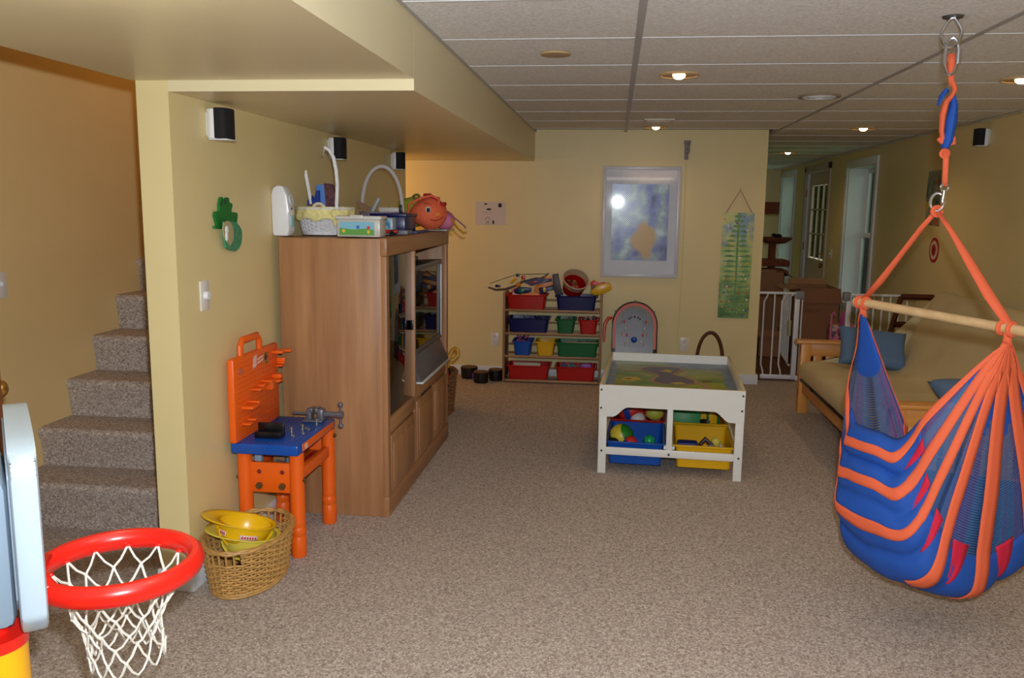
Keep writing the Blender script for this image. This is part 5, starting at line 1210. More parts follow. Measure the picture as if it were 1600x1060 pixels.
def ball(name, p, r, m, label, rz_=None, extra=None):
    c = tl(*p); t = thing(name, label, 'ball', (c.x, c.y, c.z-r), group='toys in the table bins')
    bm = new(); sph(bm, c, r, r, r*(rz_ or 1), 20, 14); o = obj('body', bm, m, t)
    if extra:
        bm = new(); Mx = Matrix.Rotation(R(extra[1]), 4, 'Y') @ Matrix.Rotation(R(20), 4, 'X'); lathe(bm, [(r*.995*math.cos(a), r*1.012*math.sin(a)+0) if False else ((r*1.012)*math.cos(a), (r*1.012)*math.sin(a)) for a in [R(-extra[2]+2*extra[2]*k/6) for k in range(7)]], c, 24, M=Mx); obj('band', bm, extra[0], t)
    return t
ball('beach_ball', (-.27, .20, .165), .070, mat('ball_green', (40, 120, 40), .4), 'green and yellow striped ball in the blue bin', extra=(mat('ball_yellow', (210, 190, 60), .4), 60, 30))
ball('small_ball', (-.215, .115, .150), .040, mat('ball_red', (200, 44, 40), .4), 'small red and blue ball at the front of the blue bin', extra=(BLUE, 0, -30) if False else (mat('ball_blue', (30, 60, 150), .4), 30, 18))
ball('large_ball', (-.23, .68, .215), .095, mat('ball_red', (200, 44, 40), .4), 'large red ball with a blue band in the rear red bin', extra=(mat('ball_blue', (30, 60, 150), .4), 75, 12))
ball('white_ball', (-.19, .62, .165), .050, mat('ball_white', (214, 206, 204), .5), 'white ball in the rear red bin')
ball('green_toy_ball', (-.11, .13, .165), .033, mat('ball_emerald', (20, 150, 90), .3), 'shiny green ball in the blue bin')
ball('green_toy_ball', (-.075, .10, .135), .022, mat('ball_emerald', (20, 150, 90), .3), 'small green rounded toy beside the shiny green ball')
ball('pale_toy', (-.05, .085, .148), .016, mat('mint', (150, 200, 150), .4), 'pale mint toy at the right of the blue bin')
ball('black_toy', (-.315, .11, .140), .040, BLACK, 'black rounded toy at the left end of the blue bin', .9)
bm = new(); bx(bm, -.175, -.135, .085, .12, .12, .155, .006, TM); one('wood_shape', bm, mat('peach', (200, 150, 110), .5), 'peach toy block in the blue bin', 'block')
bm = new(); Mx = TM @ Matrix.Translation((-.09, .68, .20)) @ Matrix.Rotation(R(30), 4, 'Y'); bx(bm, -.07, .06, -.03, .03, -.05, .04, .015, Mx); one('pink_car', bm, mat('dusty_pink', (190, 70, 90), .5), 'pink toy vehicle leaning in the rear red bin', 'toy')
bm = new(); sph(bm, tl(-.085, .62, .205), .055, .03, .04); one('yellow_green_toy', bm, mat('olive_yellow', (176, 176, 60), .5), 'olive and yellow rounded toy in the rear red bin', 'toy')
bm = new(); bx(bm, -.22, .0, .95, .98, .16, .235, .006, TM); one('green_tube', bm, mat('deep_green', (20, 90, 70), .4), 'long green toy at the back of the table bins', 'toy')
bm = new(); Mx = TM @ Matrix.Translation((.115, .66, .20)) @ Matrix.Rotation(R(8), 4, 'Y') @ Matrix.Rotation(R(-15), 4, 'X'); bx(bm, -.085, .085, -.012, .012, -.06, .055, .003, Mx); one('green_board', bm, mat('kelly', (20, 130, 60), .45), 'green rectangular board standing in the rear yellow bin', 'board')
bm = new(); Mx = TM @ Matrix.Translation((.13, .74, .245)) @ Matrix.Rotation(R(8), 4, 'Y'); bx(bm, -.12, .12, -.04, .04, -.03, .03, .008, Mx); one('red_case', bm, RED, 'red case lying above the green board in the rear yellow bin', 'case')
t = thing('toy_garage', 'yellow, blue and green toy frame in the rear yellow bin', 'toy', tl(.25, .70, .06))
bm = new(); bx(bm, .19, .31, .70, .72, .10, .25, .006, TM); obj('back', bm, YELP, t)
bm = new(); bx(bm, .18, .32, .685, .70, .235, .262, .006, TM); obj('roof', bm, BLUE, t)
bm = new(); bx(bm, .235, .25, .68, .70, .12, .24, .003, TM); obj('post', bm, GREEN, t)
bm = new(); bx(bm, .30, .315, .68, .70, .10, .24, .003, TM); obj('post', bm, GREEN, t)
pile(.19, .30, .60, .66, .13, .06, mat('black_bits', (20, 16, 16), .5), 'black plastic bits in front of the toy frame', 16, 12, .018, TM)
t = thing('blue_pouch', 'blue and red striped pouch at the left of the front yellow bin', 'pouch', tl(.10, .12, .1))
bm = new(); Mx = TM @ Matrix.Translation((.105, .13, .145)); bx(bm, -.06, .055, -.04, .04, -.05, .03, .012, Mx); obj('body', bm, mat('pouch_blue', (36, 44, 110), .6), t)
for q in range(2):
    bm = new(); Mx = TM @ Matrix.Translation((.105, .089, .135-.02*q)); bx(bm, -.055, .05, -.003, .003, -.003, .003, .001, Mx); obj('stripe', bm, mat('stripe_red', (170, 40, 60), .6), t)
bm = new(); tube(bm, [tl(.17, .12, .16), tl(.20, .14, .19), tl(.235, .12, .165), tl(.25, .10, .14)], [.012, .016, .012, .008], 8); one('dark_toy_arm', bm, mat('drab', (64, 48, 44), .5), 'dark jointed toy limb in the front yellow bin', 'toy')
ball('grey_toy', (.235, .115, .135), .032, mat('toy_grey', (150, 146, 140), .5), 'light grey rounded toy in the front yellow bin')
bm = new(); prism(bm, [tl(.275, .10, .13), tl(.275, .10, .185), tl(.305, .10, .16), tl(.345, .10, .135)], (0, .02, 0)); one('wedge_toy', bm, mat('toy_beige', (170, 156, 140), .5), 'beige wedge toy at the right of the front yellow bin', 'toy', bev=.003)
bm = new(); sph(bm, tl(.26, .17, .165), .03, .02, .03); one('yellow_disc', bm, mat('toy_yellow2', (206, 190, 70), .5), 'yellow disc toy behind the beige wedge', 'toy')

# ================================================================== SAFETY GATES
GW = mat('gate_white', (214, 214, 218), .35)
GY = 7.50
t = thing('safety_gate', 'white metal safety gate section with bowed bars at the end of the back wall', 'safety gate', (1.42, GY, 0))
bm = new(); bx(bm, 1.245, 1.60, GY-.012, GY+.012, .755, .775, .004); obj('top_rail', bm, GW, t)
bm = new(); bx(bm, 1.30, 1.60, GY-.014, GY+.014, .012, .050, .004); obj('bottom_rail', bm, GW, t)
for k, x_ in enumerate((1.315, 1.39, 1.465)):
    bm = new()
    if k % 2 == 0: tube(bm, [(x_+.018, GY, .76), (x_+.012, GY, .735), (x_-.012, GY, .69), (x_-.012, GY, .14), (x_+.006, GY, .08), (x_+.010, GY, .04)], .0075, 8)
    else: cyl(bm, (x_, GY, .04), (x_, GY, .76), .0075, n=8)
    obj('bar', bm, GW, t)
bm = new(); bx(bm, 1.558, 1.600, GY-.02, GY+.02, .012, .78, .005); obj('post', bm, GW, t)
bm = new(); bx(bm, 1.56, 1.635, GY-.026, GY+.026, .715, .785, .010); obj('latch', bm, mat('latch_grey', (128, 126, 130), .5), t)
bm = new(); cyl(bm, (1.622, GY, .06), (1.622, GY, .72), .007, n=8); obj('bar', bm, GW, t)
t = thing('safety_gate', 'swung-open white gate door seen end-on behind the gate post', 'safety gate', (1.55, GY+.4, 0))
for k in range(5):
    bm = new(); y_ = GY+.10+k*.14; x_ = 1.545+.012*k; cyl(bm, (x_, y_, .14), (x_, y_, .74), .0065, n=8); obj('bar', bm, GW, t)
bm = new(); tube(bm, [(1.548, GY+.04, .745), (1.60, GY+.68, .745)], .009, 6); obj('top_rail', bm, GW, t)
bm = new(); tube(bm, [(1.548, GY+.04, .13), (1.60, GY+.68, .13)], .009, 6); obj('bottom_rail', bm, GW, t)
bm = new(); bx(bm, 1.535, 1.56, GY+.08, GY+.13, .38, .52, .005); obj('hinge_box', bm, mat('hinge_beige', (170, 160, 130), .5), t)
bm = new(); bx(bm, 1.60, 2.00, GY-.02, GY+.02, .0, .045, .004); struct('trim_4', bm, WHITE, 'white threshold bar across the gateway')
t = thing('safety_gate', 'white metal safety gate section standing behind the futon', 'safety gate', (2.25, GY, 0))
bm = new(); bx(bm, 1.985, 2.025, GY-.02, GY+.02, .012, .775, .005); obj('post', bm, GW, t)
bm = new(); bx(bm, 1.955, 2.015, GY-.026, GY+.026, .71, .785, .008); obj('latch', bm, mat('latch_grey', (128, 126, 130), .5), t)
bm = new(); bx(bm, 2.02, 2.545, GY-.012, GY+.012, .755, .775, .004); obj('top_rail', bm, GW, t)
bm = new(); bx(bm, 2.02, 2.545, GY-.014, GY+.014, .012, .050, .004); obj('bottom_rail', bm, GW, t)
for k in range(7):
    bm = new(); x_ = 2.075+k*.068; cyl(bm, (x_, GY, .04), (x_, GY, .76), .0075, n=8); obj('bar', bm, GW, t)

# ================================================================== BOXES, CAT TREE
CB = mat('cardboard', (146, 98, 66), .8, var=.06, scale=6)
def carton(x0, x1, y0, y1, h, label, flaps, marks=False):
    t = thing('cardboard_box', label, 'box', ((x0+x1)/2, (y0+y1)/2, 0), group='cardboard boxes beyond the gate')
    for (a, b, c, d, nm) in ((x0, x1, y0, y0+.008, 'front_wall'), (x0, x1, y1-.008, y1, 'rear_wall'), (x0, x0+.008, y0, y1, 'side_wall'), (x1-.008, x1, y0, y1, 'side_wall')):
        bm = new(); bx(bm, a, b, c, d, .0, h); obj(nm, bm, CB, t, smooth=False)
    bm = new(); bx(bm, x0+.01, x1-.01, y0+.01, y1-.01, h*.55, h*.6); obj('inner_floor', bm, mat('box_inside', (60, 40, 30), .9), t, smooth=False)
    for f in flaps:
        bm = new()
        if f[0] == 'f': p = [(x0, y0, h), (x1, y0, h), (x1+.01, y0-f[1], h+f[2]), (x0-.01, y0-f[1], h+f[2])]
        if f[0] == 'l': p = [(x0, y0, h), (x0, y1, h), (x0-f[1], y1, h+f[2]), (x0-f[1], y0, h+f[2])]
        if f[0] == 'r': p = [(x1, y0, h), (x1, y1, h), (x1+f[1], y1, h+f[2]), (x1+f[1], y0, h+f[2])]
        if f[0] == 'b': p = [(x0, y1, h), (x1, y1, h), (x1, y1+f[1], h+f[2]), (x0, y1+f[1], h+f[2])]
        prism(bm, p, (0, 0, .006)); obj('flap', bm, CB, t, smooth=False)
    if marks:
        for k in range(3):
            bm = new(); x_ = x0+.06+k*.05
            tube(bm, [(x_, y0-.002, h-.24), (x_+.015, y0-.002, h-.20), (x_+.03, y0-.002, h-.235), (x_+.04, y0-.002, h-.205)], .003, 5); obj('pen_mark', bm, mat('pen', (70, 44, 30), .7), t)
carton(1.86, 2.25, 8.72, 9.25, .70, 'tall open cardboard box nearest the futon arm', [('f', .03, -.14), ('l', .16, -.02), ('b', .10, .05)], True)
carton(1.50, 1.86, 9.55, 10.0, .80, 'cardboard box standing below the cat tree', [('r', .10, -.06)])
carton(1.48, 1.74, 8.72, 9.1, .26, 'low brown box on the plank floor behind the gate bars', [('f', .05, -.05)])
CT = mat('cat_carpet', (118, 62, 44), .95, var=.2, scale=40, bump=.4, bscale=120)
t = thing('cat_tree', 'dark brown carpeted cat tree with platforms beyond the gate', 'cat tree', (1.86, 11.0, 0))
bm = new(); bx(bm, 1.55, 2.20, 10.75, 11.25, .0, .05, .01); obj('base', bm, CT, t)
bm = new(); lathe(bm, [(0, 0), (.18, 0), (.18, .15), (0, .15)], (1.85, 11.0, 1.42), 20); obj('top_perch', bm, CT, t)
bm = new(); cyl(bm, (1.79, 11.0, .05), (1.79, 11.0, 1.43), .055, n=14); obj('post', bm, CT, t)
bm = new(); lathe(bm, [(0, 0), (.12, .01), (.20, .06), (.21, .085), (.12, .05), (0, .04)], (2.0, 11.0, 1.05), 24); obj('bowl_perch', bm, CT, t)
bm = new(); cyl(bm, (1.97, 11.0, .72), (1.97, 11.0, 1.07), .045, n=12); obj('post', bm, CT, t)
bm = new(); bx(bm, 1.56, 2.15, 10.8, 11.2, .66, .74, .02); obj('shelf', bm, CT, t)
bm = new(); bx(bm, 1.6, 2.16, 10.8, 11.2, .78, .86, .02); obj('shelf', bm, CT, t)
bm = new(); bx(bm, 1.6, 1.9, 10.85, 11.15, .05, .45, .02); obj('den', bm, CT, t)
bm = new(); sph(bm, (2.02, 10.93, 1.15), .05, .035, .03); sph(bm, (1.97, 10.93, 1.165), .03, .03, .02); one('black_toy_mouse', bm, BLACK, 'small black plush lying in the cat tree bowl', 'toy')
# pink patterned seat
t = thing('doll_chair', 'pink patterned doll seat with a tall side post behind the futon arm', 'toy seat', (1.98, 7.95, 0))
PK = mixmat('pink_pattern', [(206, 90, 150), (190, 130, 80), (120, 60, 120), (220, 120, 160), (90, 50, 90)], 38)
p = at(1297, 531, y=7.95); q = at(1332, 508, y=7.95)
bm = new(); bx(bm, p.x-.0, q.x+.06, 7.95, 8.10, .28, q.z, .01); obj('fabric', bm, PK, t)
bm = new(); tube(bm, [(p.x+.0, 7.95, .28), (p.x+.0, 7.95, at(1293, 492, y=7.95).z), (p.x+.02, 7.95, at(1293, 488, y=7.95).z), (p.x+.03, 7.95, at(1293, 494, y=7.95).z)], .010, 8); obj('side_post', bm, mat('pink_rail', (200, 110, 140), .5), t)
for a, b in ((p.x+.02, 7.97), (q.x+.04, 7.97), (p.x+.02, 8.08), (q.x+.04, 8.08)):
    bm = new(); cyl(bm, (a, b, 0), (a, b, .29), .009, n=8); obj('leg', bm, mat('pink_rail', (200, 110, 140), .5), t)
bm = new(); sph(bm, (2.10, 7.95, .48), .04, .03, .10, 10, 8); one('magenta_cloth', bm, mat('magenta', (180, 60, 130), .8), 'magenta cloth hanging behind the gate post', 'cloth')

# ================================================================== FUTON
FW_ = wood('futon_wood', (196, 128, 56), (222, 156, 78), 'X', .38, 6); FWZ = wood('futon_wood_z', (196, 128, 56), (222, 156, 78), 'Z', .38, 6); FWY = wood('futon_wood_y', (190, 122, 54), (216, 150, 74), 'Y', .38, 6)
FX0, FX1, FYN, FYF = 1.37, 2.36, 4.27, 6.30
ft = thing('futon_sofa', 'honey-coloured wooden futon sofa frame along the right wall', 'futon', ((FX0+FX1)/2, (FYN+FYF)/2, 0))
for yc, nm in ((FYF, 'far'), (FYN, 'near')):
    bm = new(); bx(bm, FX0-.035, FX1+.02, yc-.045, yc+.055, .515, .540, .008); obj('armrest', bm, FW_, ft)
    bm = new(); bx(bm, FX0, FX1, yc-.012, yc+.012, .425, .515, .003); obj('arm_rail', bm, FW_, ft)
    bm = new(); bx(bm, FX0, FX1, yc-.012, yc+.012, .12, .18, .003); obj('arm_rail', bm, FW_, ft)
    for x_ in (FX0, FX1-.07):
        bm = new(); bx(bm, x_, x_+.07, yc-.035, yc+.035, 0, .515, .004); obj('leg', bm, FWZ, ft)
    for k in range(9):
        bm = new(); x_ = FX0+.095+k*.088; bx(bm, x_, x_+.060, yc-.008, yc+.008, .18, .426, .002); obj('slat', bm, FWZ, ft)
bm = new(); bx(bm, FX0+.02, FX0+.045, FYN+.035, FYF-.035, .155, .245, .004); obj('front_rail', bm, FWY, ft)
bm = new(); bx(bm, FX1-.045, FX1-.02, FYN+.035, FYF-.035, .155, .245, .004); obj('rear_rail', bm, FWY, ft)
bm = new(); bx(bm, FX0-.002, FX0+.02, FYN+.05, FYF-.05, .245, .262, .002); obj('metal_edge', bm, mat('rail_black', (24, 18, 16), .4, metal=.4), ft)
bm = new(); tube(bm, [(FX0-.006, 5.86, .25), (FX0-.012, 5.86, .295), (FX0-.012, 5.76, .305), (FX0-.006, 5.76, .26)], .005, 6); obj('mattress_stop', bm, mat('rail_black', (24, 18, 16), .4, metal=.4), ft)
for k in range(14):
    bm = new(); y_ = FYN+.12+k*.142; bx(bm, FX0+.03, 2.0, y_, y_+.05, .235, .250, .002); obj('seat_slat', bm, FW_, ft)
MT = mat('futon_cover', (196, 178, 136), .9, var=.05, scale=3, bump=.12, bscale=14)
def mprof(n=44):
    P = [(1.345, .30), (1.35, .37), (1.385, .405), (1.46, .418), (1.62, .405), (1.80, .385), (1.93, .385), (1.985, .42), (2.05, .54), (2.13, .70), (2.20, .86), (2.235, .915), (2.29, .93), (2.335, .905), (2.33, .85), (2.25, .66), (2.16, .46), (2.08, .32), (2.02, .268), (1.85, .256), (1.60, .256), (1.42, .256), (1.365, .262)]
    return P
mp = mprof()
bm = new(); nu = 60
rings = []
y0_, y1_ = 4.33, 6.235
for i in range(nu+1):
    f = i/nu; y_ = y0_+(y1_-y0_)*f; e_ = min(f, 1-f)*nu/3; sh_ = 1-.22*max(0, 1-e_)**2
    cxm = sum(p[0] for p in mp)/len(mp)
    ring = []
    for j, (x_, z_) in enumerate(mp):
        # shrink towards the centreline of the slab near both ends
        k2 = (len(mp)-j) % len(mp); 
        top = 2 <= j <= 12
        dx_, dz__ = 0, 0
        if e_ < 1:
            px_, pz_ = mp[min(22, max(13, 24-j))] if top else mp[min(12, max(2, 24-j))] if j >= 13 else (x_, z_)
            dx_, dz__ = (px_-x_)*.5*(1-e_)**2*.6, (pz_-z_)*.5*(1-e_)**2*.6
        w_ = .010*rnoise((x_*2.2+3*f, y_*2.0+z_*2.5, z_*2), 2.0)+.006*math.sin((y_+x_*1.8)*24)*math.exp(-((x_-2.0)/.16)**2)
        ring.append(bm.verts.new((x_+dx_-w_*.5, y_, z_+dz__+w_*(1 if top else 0))))
    rings.append(ring)
for A, B in zip(rings, rings[1:]):
    n = len(A)
    for j in range(n): bm.faces.new((A[j], B[j], B[(j+1) % n], A[(j+1) % n]))
bm.faces.new(rings[0][::-1]); bm.faces.new(rings[-1])
one('futon_mattress', bm, MT, 'thick beige futon mattress folded into seat and back', 'mattress', sub=1, ang=80)
def pillow(c, M, s_, m, label):
    bm = new()
    def fn(u, v):
        a, b = u*2-1, v*2-1
        edge = (1-a**4)*(1-b**4); pinch = 1-.10*(a*a+b*b-a*a*b*b)*0
        return a, b, edge
    n = 18
    for sgn in (-1, 1):
        V = [[None]*(n+1) for _ in range(n+1)]
        for i in range(n+1):
            for j in range(n+1):
                a, b, e_ = fn(i/n, j/n); k = 1-.12*(1-abs(a))*(abs(b) > .99)-.12*(1-abs(b))*(abs(a) > .99)
                sx_ = a*(1-.10*(1-abs(a))*0-.07*(b*b)*(1-a*a)*0)*s_[0]*(1-.08*(1-b*b)*(abs(a)**6)); sy_ = b*s_[1]*(1-.08*(1-a*a)*(abs(b)**6))
                z_ = sgn*s_[2]*max(0, e_)**.45
                p = Vector((sx_, sy_, z_)); p.z += sgn*.006*rnoise(p+Vector(c), 9)*(e_ > .05)
                V[i][j] = bm.verts.new(p)
        for i in range(n):
            for j in range(n): bm.faces.new((V[i][j], V[i+1][j], V[i+1][j+1], V[i][j+1]))
    bmesh.ops.remove_doubles(bm, verts=bm.verts[:], dist=.0008)
    bm.transform(Matrix.Translation(c) @ M)
    return one('pillow', bm, m, label, 'pillow', 'blue throw pillows on the futon', ang=80)
PB = mat('pillow_blue', (88, 114, 148), .85, var=.06, scale=6, bump=.1, bscale=20)
pillow((1.79, 6.02, .535), Matrix.Rotation(R(-8), 4, 'Z') @ Matrix.Rotation(R(58), 4, 'X') @ Matrix.Rotation(R(12), 4, 'Y'), (.235, .145, .06), PB, 'blue throw pillow leaning at the far arm of the futon')
pillow((1.93, 4.66, .495), Matrix.Rotation(R(10), 4, 'Z') @ Matrix.Rotation(R(25), 4, 'X'), (.20, .15, .055), PB, 'blue throw pillow at the near arm of the futon, behind the hammock')
# dark frame behind the futon
DKW = mat('dark_mahogany', (74, 30, 20), .4)
t = thing('wooden_rack', 'dark reddish-brown wooden frame leaning behind the futon mattress', 'frame', (2.25, 6.6, 0))
a0, a1 = at(1408, 464, y=6.55), at(1388, 530, y=6.55)
d_ = (a0-a1).normalized()
for off in (0, .38):
    bm = new(); o_ = Vector((off*.6, .0, -.0)); tube(bm, [Vector((a1.x-.10, 6.5, .002))+o_, a1+o_, a0+o_+Vector((.0, .0, .0))], .020, 4); obj('upright', bm, DKW, t)
for f in (1.0, .35):
    bm = new(); p = a1+(a0-a1)*f; tube(bm, [p, p+Vector((.23, 0, -.0))], .022, 4); obj('cross_rail', bm, DKW, t)

# ================================================================== HAMMOCK CHAIR
HC = Vector((1.175, 3.04, .022)); rv = Vector((.454, -.891, 0)); nv = Vector((.891, .454, 0))
LP, RP = Vector((.945, 3.33, 1.128)), Vector((1.232, 2.79, 1.112))
AP = Vector((1.082, 3.055, 1.485))
hm = thing('hammock_chair', 'blue and orange hanging hammock chair with a wooden spreader bar', 'hammock chair', (1.12, 3.03, .14))
ORF = mat('orange_webbing', (226, 100, 62), .8, bump=.1, bscale=60); BLF = mat('blue_cloth', (20, 76, 166), .75, var=.06, scale=8, bump=.15, bscale=30); RDF = mat('red_cloth', (200, 20, 60), .8)
def mesh_mat():
    M = bpy.data.materials.new('mesh_fabric'); M.use_nodes = True; nt = M.node_tree; N = nt.nodes; L = nt.links; b = N['Principled BSDF']
    tc = N.new('ShaderNodeTexCoord'); sp = N.new('ShaderNodeSeparateXYZ'); L.new(tc.outputs['UV'], sp.inputs[0])
    r = N.new('ShaderNodeValToRGB'); e = r.color_ramp.elements; n = N.new('ShaderNodeTexNoise'); n.noise_dimensions = '1D'; n.inputs['Scale'].default_value = 9; n.inputs['Detail'].default_value = 2
    L.new(sp.outputs[1], n.inputs['W']); L.new(n.outputs['Fac'], r.inputs[0])
    e[0].position = .35; e[0].color = lin((24, 50, 96)); e[1].position = .62; e[1].color = lin((90, 60, 130)); x = e.new(.5); x.color = lin((56, 104, 156)); L.new(r.outputs[0], b.inputs['Base Color']); b.inputs['Roughness'].default_value = .7
    def saw(out, k):
        m1 = N.new('ShaderNodeMath'); m1.operation = 'MULTIPLY'; m1.inputs[1].default_value = k; L.new(out, m1.inputs[0])
        m2 = N.new('ShaderNodeMath'); m2.operation = 'FRACT'; L.new(m1.outputs[0], m2.inputs[0])
        m3 = N.new('ShaderNodeMath'); m3.operation = 'GREATER_THAN'; m3.inputs[1].default_value = .52; L.new(m2.outputs[0], m3.inputs[0]); return m3
    s1, s2 = saw(sp.outputs[0], 300), saw(sp.outputs[1], 210)
    mu = N.new('ShaderNodeMath'); mu.operation = 'MULTIPLY'; L.new(s1.outputs[0], mu.inputs[0]); L.new(s2.outputs[0], mu.inputs[1])
    iv = N.new('ShaderNodeMath'); iv.operation = 'SUBTRACT'; iv.inputs[0].default_value = 1; L.new(mu.outputs[0], iv.inputs[1]); L.new(iv.outputs[0], b.inputs['Alpha'])
    return M
MESHF = mesh_mat()
prof_b = [-.232, -.262, -.275, -.268, -.205, -.02, .17, .27, .30]
prof_z = [.705, .60, .48, .345, .225, .172, .24, .39, .50]
TN = len(prof_b)
def W3(a, b, z): return HC+rv*a+nv*b+Vector((0, 0, z))
ctrl = []   # ctrl[t][s]
for i in range(TN):
    b, z = prof_b[i], prof_z[i]; f = i/(TN-1)
    up = .045*(3 <= i <= 6)
    bL = b if i < 5 else b-(b-.02)*(i-4)/4*.75
    gR = RP+nv*(-.014+.028*f)+Vector((0, 0, -.045)); gL = LP+nv*(-.012+.022*f)+Vector((0, 0, -.045))
    aR = (.02, .06, .11, .155, .185, .195, .195, .195, .195)[i]
    eR = W3(aR, b*.96, z+up-(.015 if i < 4 else 0)); eL = W3(-.198, bL*.98, z+up)
    mid1, mid2 = W3(aR-(aR+.21)/3, b*1.04, z-.012), W3(aR-(aR+.21)*2/3, (b+bL)/2*1.04, z-.012)
    def lerp(p, q, t_): return p*(1-t_)+q*t_
    row = [gR, lerp(gR, eR, .3)+nv*(.012*(f-.5)*2), lerp(gR, eR, .68)+nv*.03*(f-.5)*2+rv*.012, eR, mid1, mid2, eL, lerp(gL, eL, .68)+nv*.02*(f-.5)*2-rv*.012, lerp(gL, eL, .3), gL]
    ctrl.append(row)
def cr(P, u):
    n = len(P)-1; x = min(max(u, 0), 1)*n; i = min(int(x), n-1); t_ = x-i
    p1, p2 = P[i], P[i+1]; p0 = P[i-1] if i > 0 else p1*2-p2; p3 = P[i+2] if i+2 <= n else p2*2-p1
    return ((p1*2)+(p2-p0)*t_+(p0*2-p1*5+p2*4-p3)*t_*t_+(p1*3-p0-p2*3+p3)*t_**3)*.5
def surf0(s, t): return cr([cr(row, s) for row in ctrl], t)
def snorm(s, t):
    d = .004; a = surf0(min(1, s+d), t)-surf0(max(0, s-d), t); b = surf0(s, min(1, t+d))-surf0(s, max(0, t-d)); n = a.cross(b)
    if n.length < 1e-9: return Vector((0, 0, 1))
    n.normalize()
    c = HC+Vector((0, 0, .5))
    return n if n.dot(surf0(s, t)-c) > 0 else -n
SB0, SB1 = .275, .69
def body_w(s): return max(0, min(1, (s-SB0)/.06))*max(0, min(1, (SB1-s)/.06))
def surf(s, t, off=0):
    p = surf0(s, t); w = body_w(s)
    rows = 8.5
    d_ = min(abs(t-q) for q in (.0, .125, .255, .40, .53, .68, .85, 1.0)); puff = .024*(1-math.exp(-d_/.014))*w + .004*rnoise((s*14, t*14, 0), 1)*w
    return p+snorm(s, t)*(puff+off)
cache = {}
NS, NT = 96, 72
def bound(t): return .248+.035*min(1, t*1.6)   # where the mesh ends and padding begins on the near fan
def zone(s, t):
    if s < .125+.012*math.sin(t*40): return 'gore'
    if s > .90: return 'gore2'
    if s < bound(t): return 'mesh'
    if s > SB1+.02: return 'mesh2'
    return 'pad'
cols_ = {'gore': (BLF, 'cloth_gore'), 'gore2': (BLF, 'cloth_gore'), 'mesh': (MESHF, 'mesh_panel'), 'mesh2': (MESHF, 'mesh_panel'), 'pad': (BLF, 'padded_seat')}
P_ = [[surf(i/NS, j/NT) for j in range(NT+1)] for i in range(NS+1)]
for zk, (mm, nm) in cols_.items():
    bm = new(); uvl = bm.loops.layers.uv.new('uv'); VV = {}
    def vv(i, j):
        if (i, j) not in VV: VV[(i, j)] = bm.verts.new(P_[i][j])
        return VV[(i, j)]
    for i in range(NS):
        for j in range(NT):
            if zone((i+.5)/NS, (j+.5)/NT) == zk:
                f = bm.faces.new((vv(i, j), vv(i+1, j), vv(i+1, j+1), vv(i, j+1)))
                for l, (a, b) in zip(f.loops, ((i, j), (i+1, j), (i+1, j+1), (i, j+1))): l[uvl].uv = (a/NS, b/NT)
    obj(nm, bm, mm, hm, ang=85, solid=(.006 if zk == 'pad' else 0))
def strip(tc_fn, w_fn, s0, s1, n=70, m=ORF, nm='orange_band', off=.006):
    bm = new(); rows_ = []
    for i in range(n+1):
        s_ = s0+(s1-s0)*i/n; tc = tc_fn(s_); w = w_fn(s_)
        rows_.append([bm.verts.new(surf(s_, min(1, max(0, tc+w*q/2)), off)) for q in (-1, -.33, .33, 1)])
    for A, B in zip(rows_, rows_[1:]):
        for j in range(3): bm.faces.new((A[j], B[j], B[j+1], A[j+1]))
    return obj(nm, bm, m, hm, ang=85, solid=.003)
sm = lambda a, b, x: (lambda t: t*t*(3-2*t))(min(1, max(0, (x-a)/(b-a))))
def bwid(s, w=.058): return min(.26, w/(.05+1.3*min(1, s/.33, (1-s)/.30*.8)))
strip(lambda s: .03+.045*sm(.22, .33, s)*(1-sm(.66, .76, s)), lambda s: bwid(s, .05)*(1+.9*sm(.68, .78, s)), 0, 1)
strip(lambda s: .19, lambda s: bwid(s, .058 if s < .3 else .05), 0, .72)
strip(lambda s: .325, lambda s: bwid(s, .060 if s < .3 else .05), 0, .70)
strip(lambda s: .465+.03*sm(.2, .45, s), lambda s: bwid(s, .050), 0, .40)
strip(lambda s: .61, lambda s: bwid(s, .050), 0, .39)
strip(lambda s: .77, lambda s: bwid(s, .058), 0, .38)
strip(lambda s: .955-.03*sm(.68, .8, s), lambda s: bwid(s, .058)*(1+.9*sm(.68, .78, s)), 0, 1)
for tc in (.115, .245, .395, .535, .68, .84):
    b0 = bound(tc)
    strip(lambda s, tc=tc, b0=b0: tc+(.012 if tc < .5 else .0), lambda s, b0=b0: .058*max(.05, 1-(s-b0+.012)/.075), b0-.010, b0+.062, 12, RDF, 'red_gore', .003)
# spreader bar
e_ = (RP-LP).normalized()
bm = new(); a_, b_ = LP-e_*.045, RP+e_*.075; tube(bm, [a_, a_+e_*.004, b_-e_*.004, b_], [.013, .0165, .0165, .013], 16); obj('spreader_bar', bm, wood('ash_bar', (196, 160, 112), (216, 184, 136), 'Y', .45, 14), hm)
bm = new()
for c_ in (LP, RP):
    for o_ in (-.022, .012):
        bm = new(); torus(bm, c_+e_*o_, .0185, .008, 20, 6, M=e_.to_track_quat('Z', 'Y').to_matrix().to_4x4()); obj('bar_wrap', bm, ORF, hm)
def ribbon(pts, ws, m, nm, par=hm, wdir=None, th=.004):
    bm = new(); rows_ = []; pts = [Vector(p) for p in pts]
    for i, p in enumerate(pts):
        d = (pts[min(i+1, len(pts)-1)]-pts[max(i-1, 0)]).normalized(); wd = (wdir or Vector((.93, -.36, 0))); wd = (wd-d*wd.dot(d)).normalized()
        rows_.append([bm.verts.new(p+wd*ws[i]*q/2) for q in (-1, 0, 1)])
    for A, B in zip(rows_, rows_[1:]):
        for j in range(2): bm.faces.new((A[j], B[j], B[j+1], A[j+1]))
    return obj(nm, bm, m, par, ang=85, solid=th)
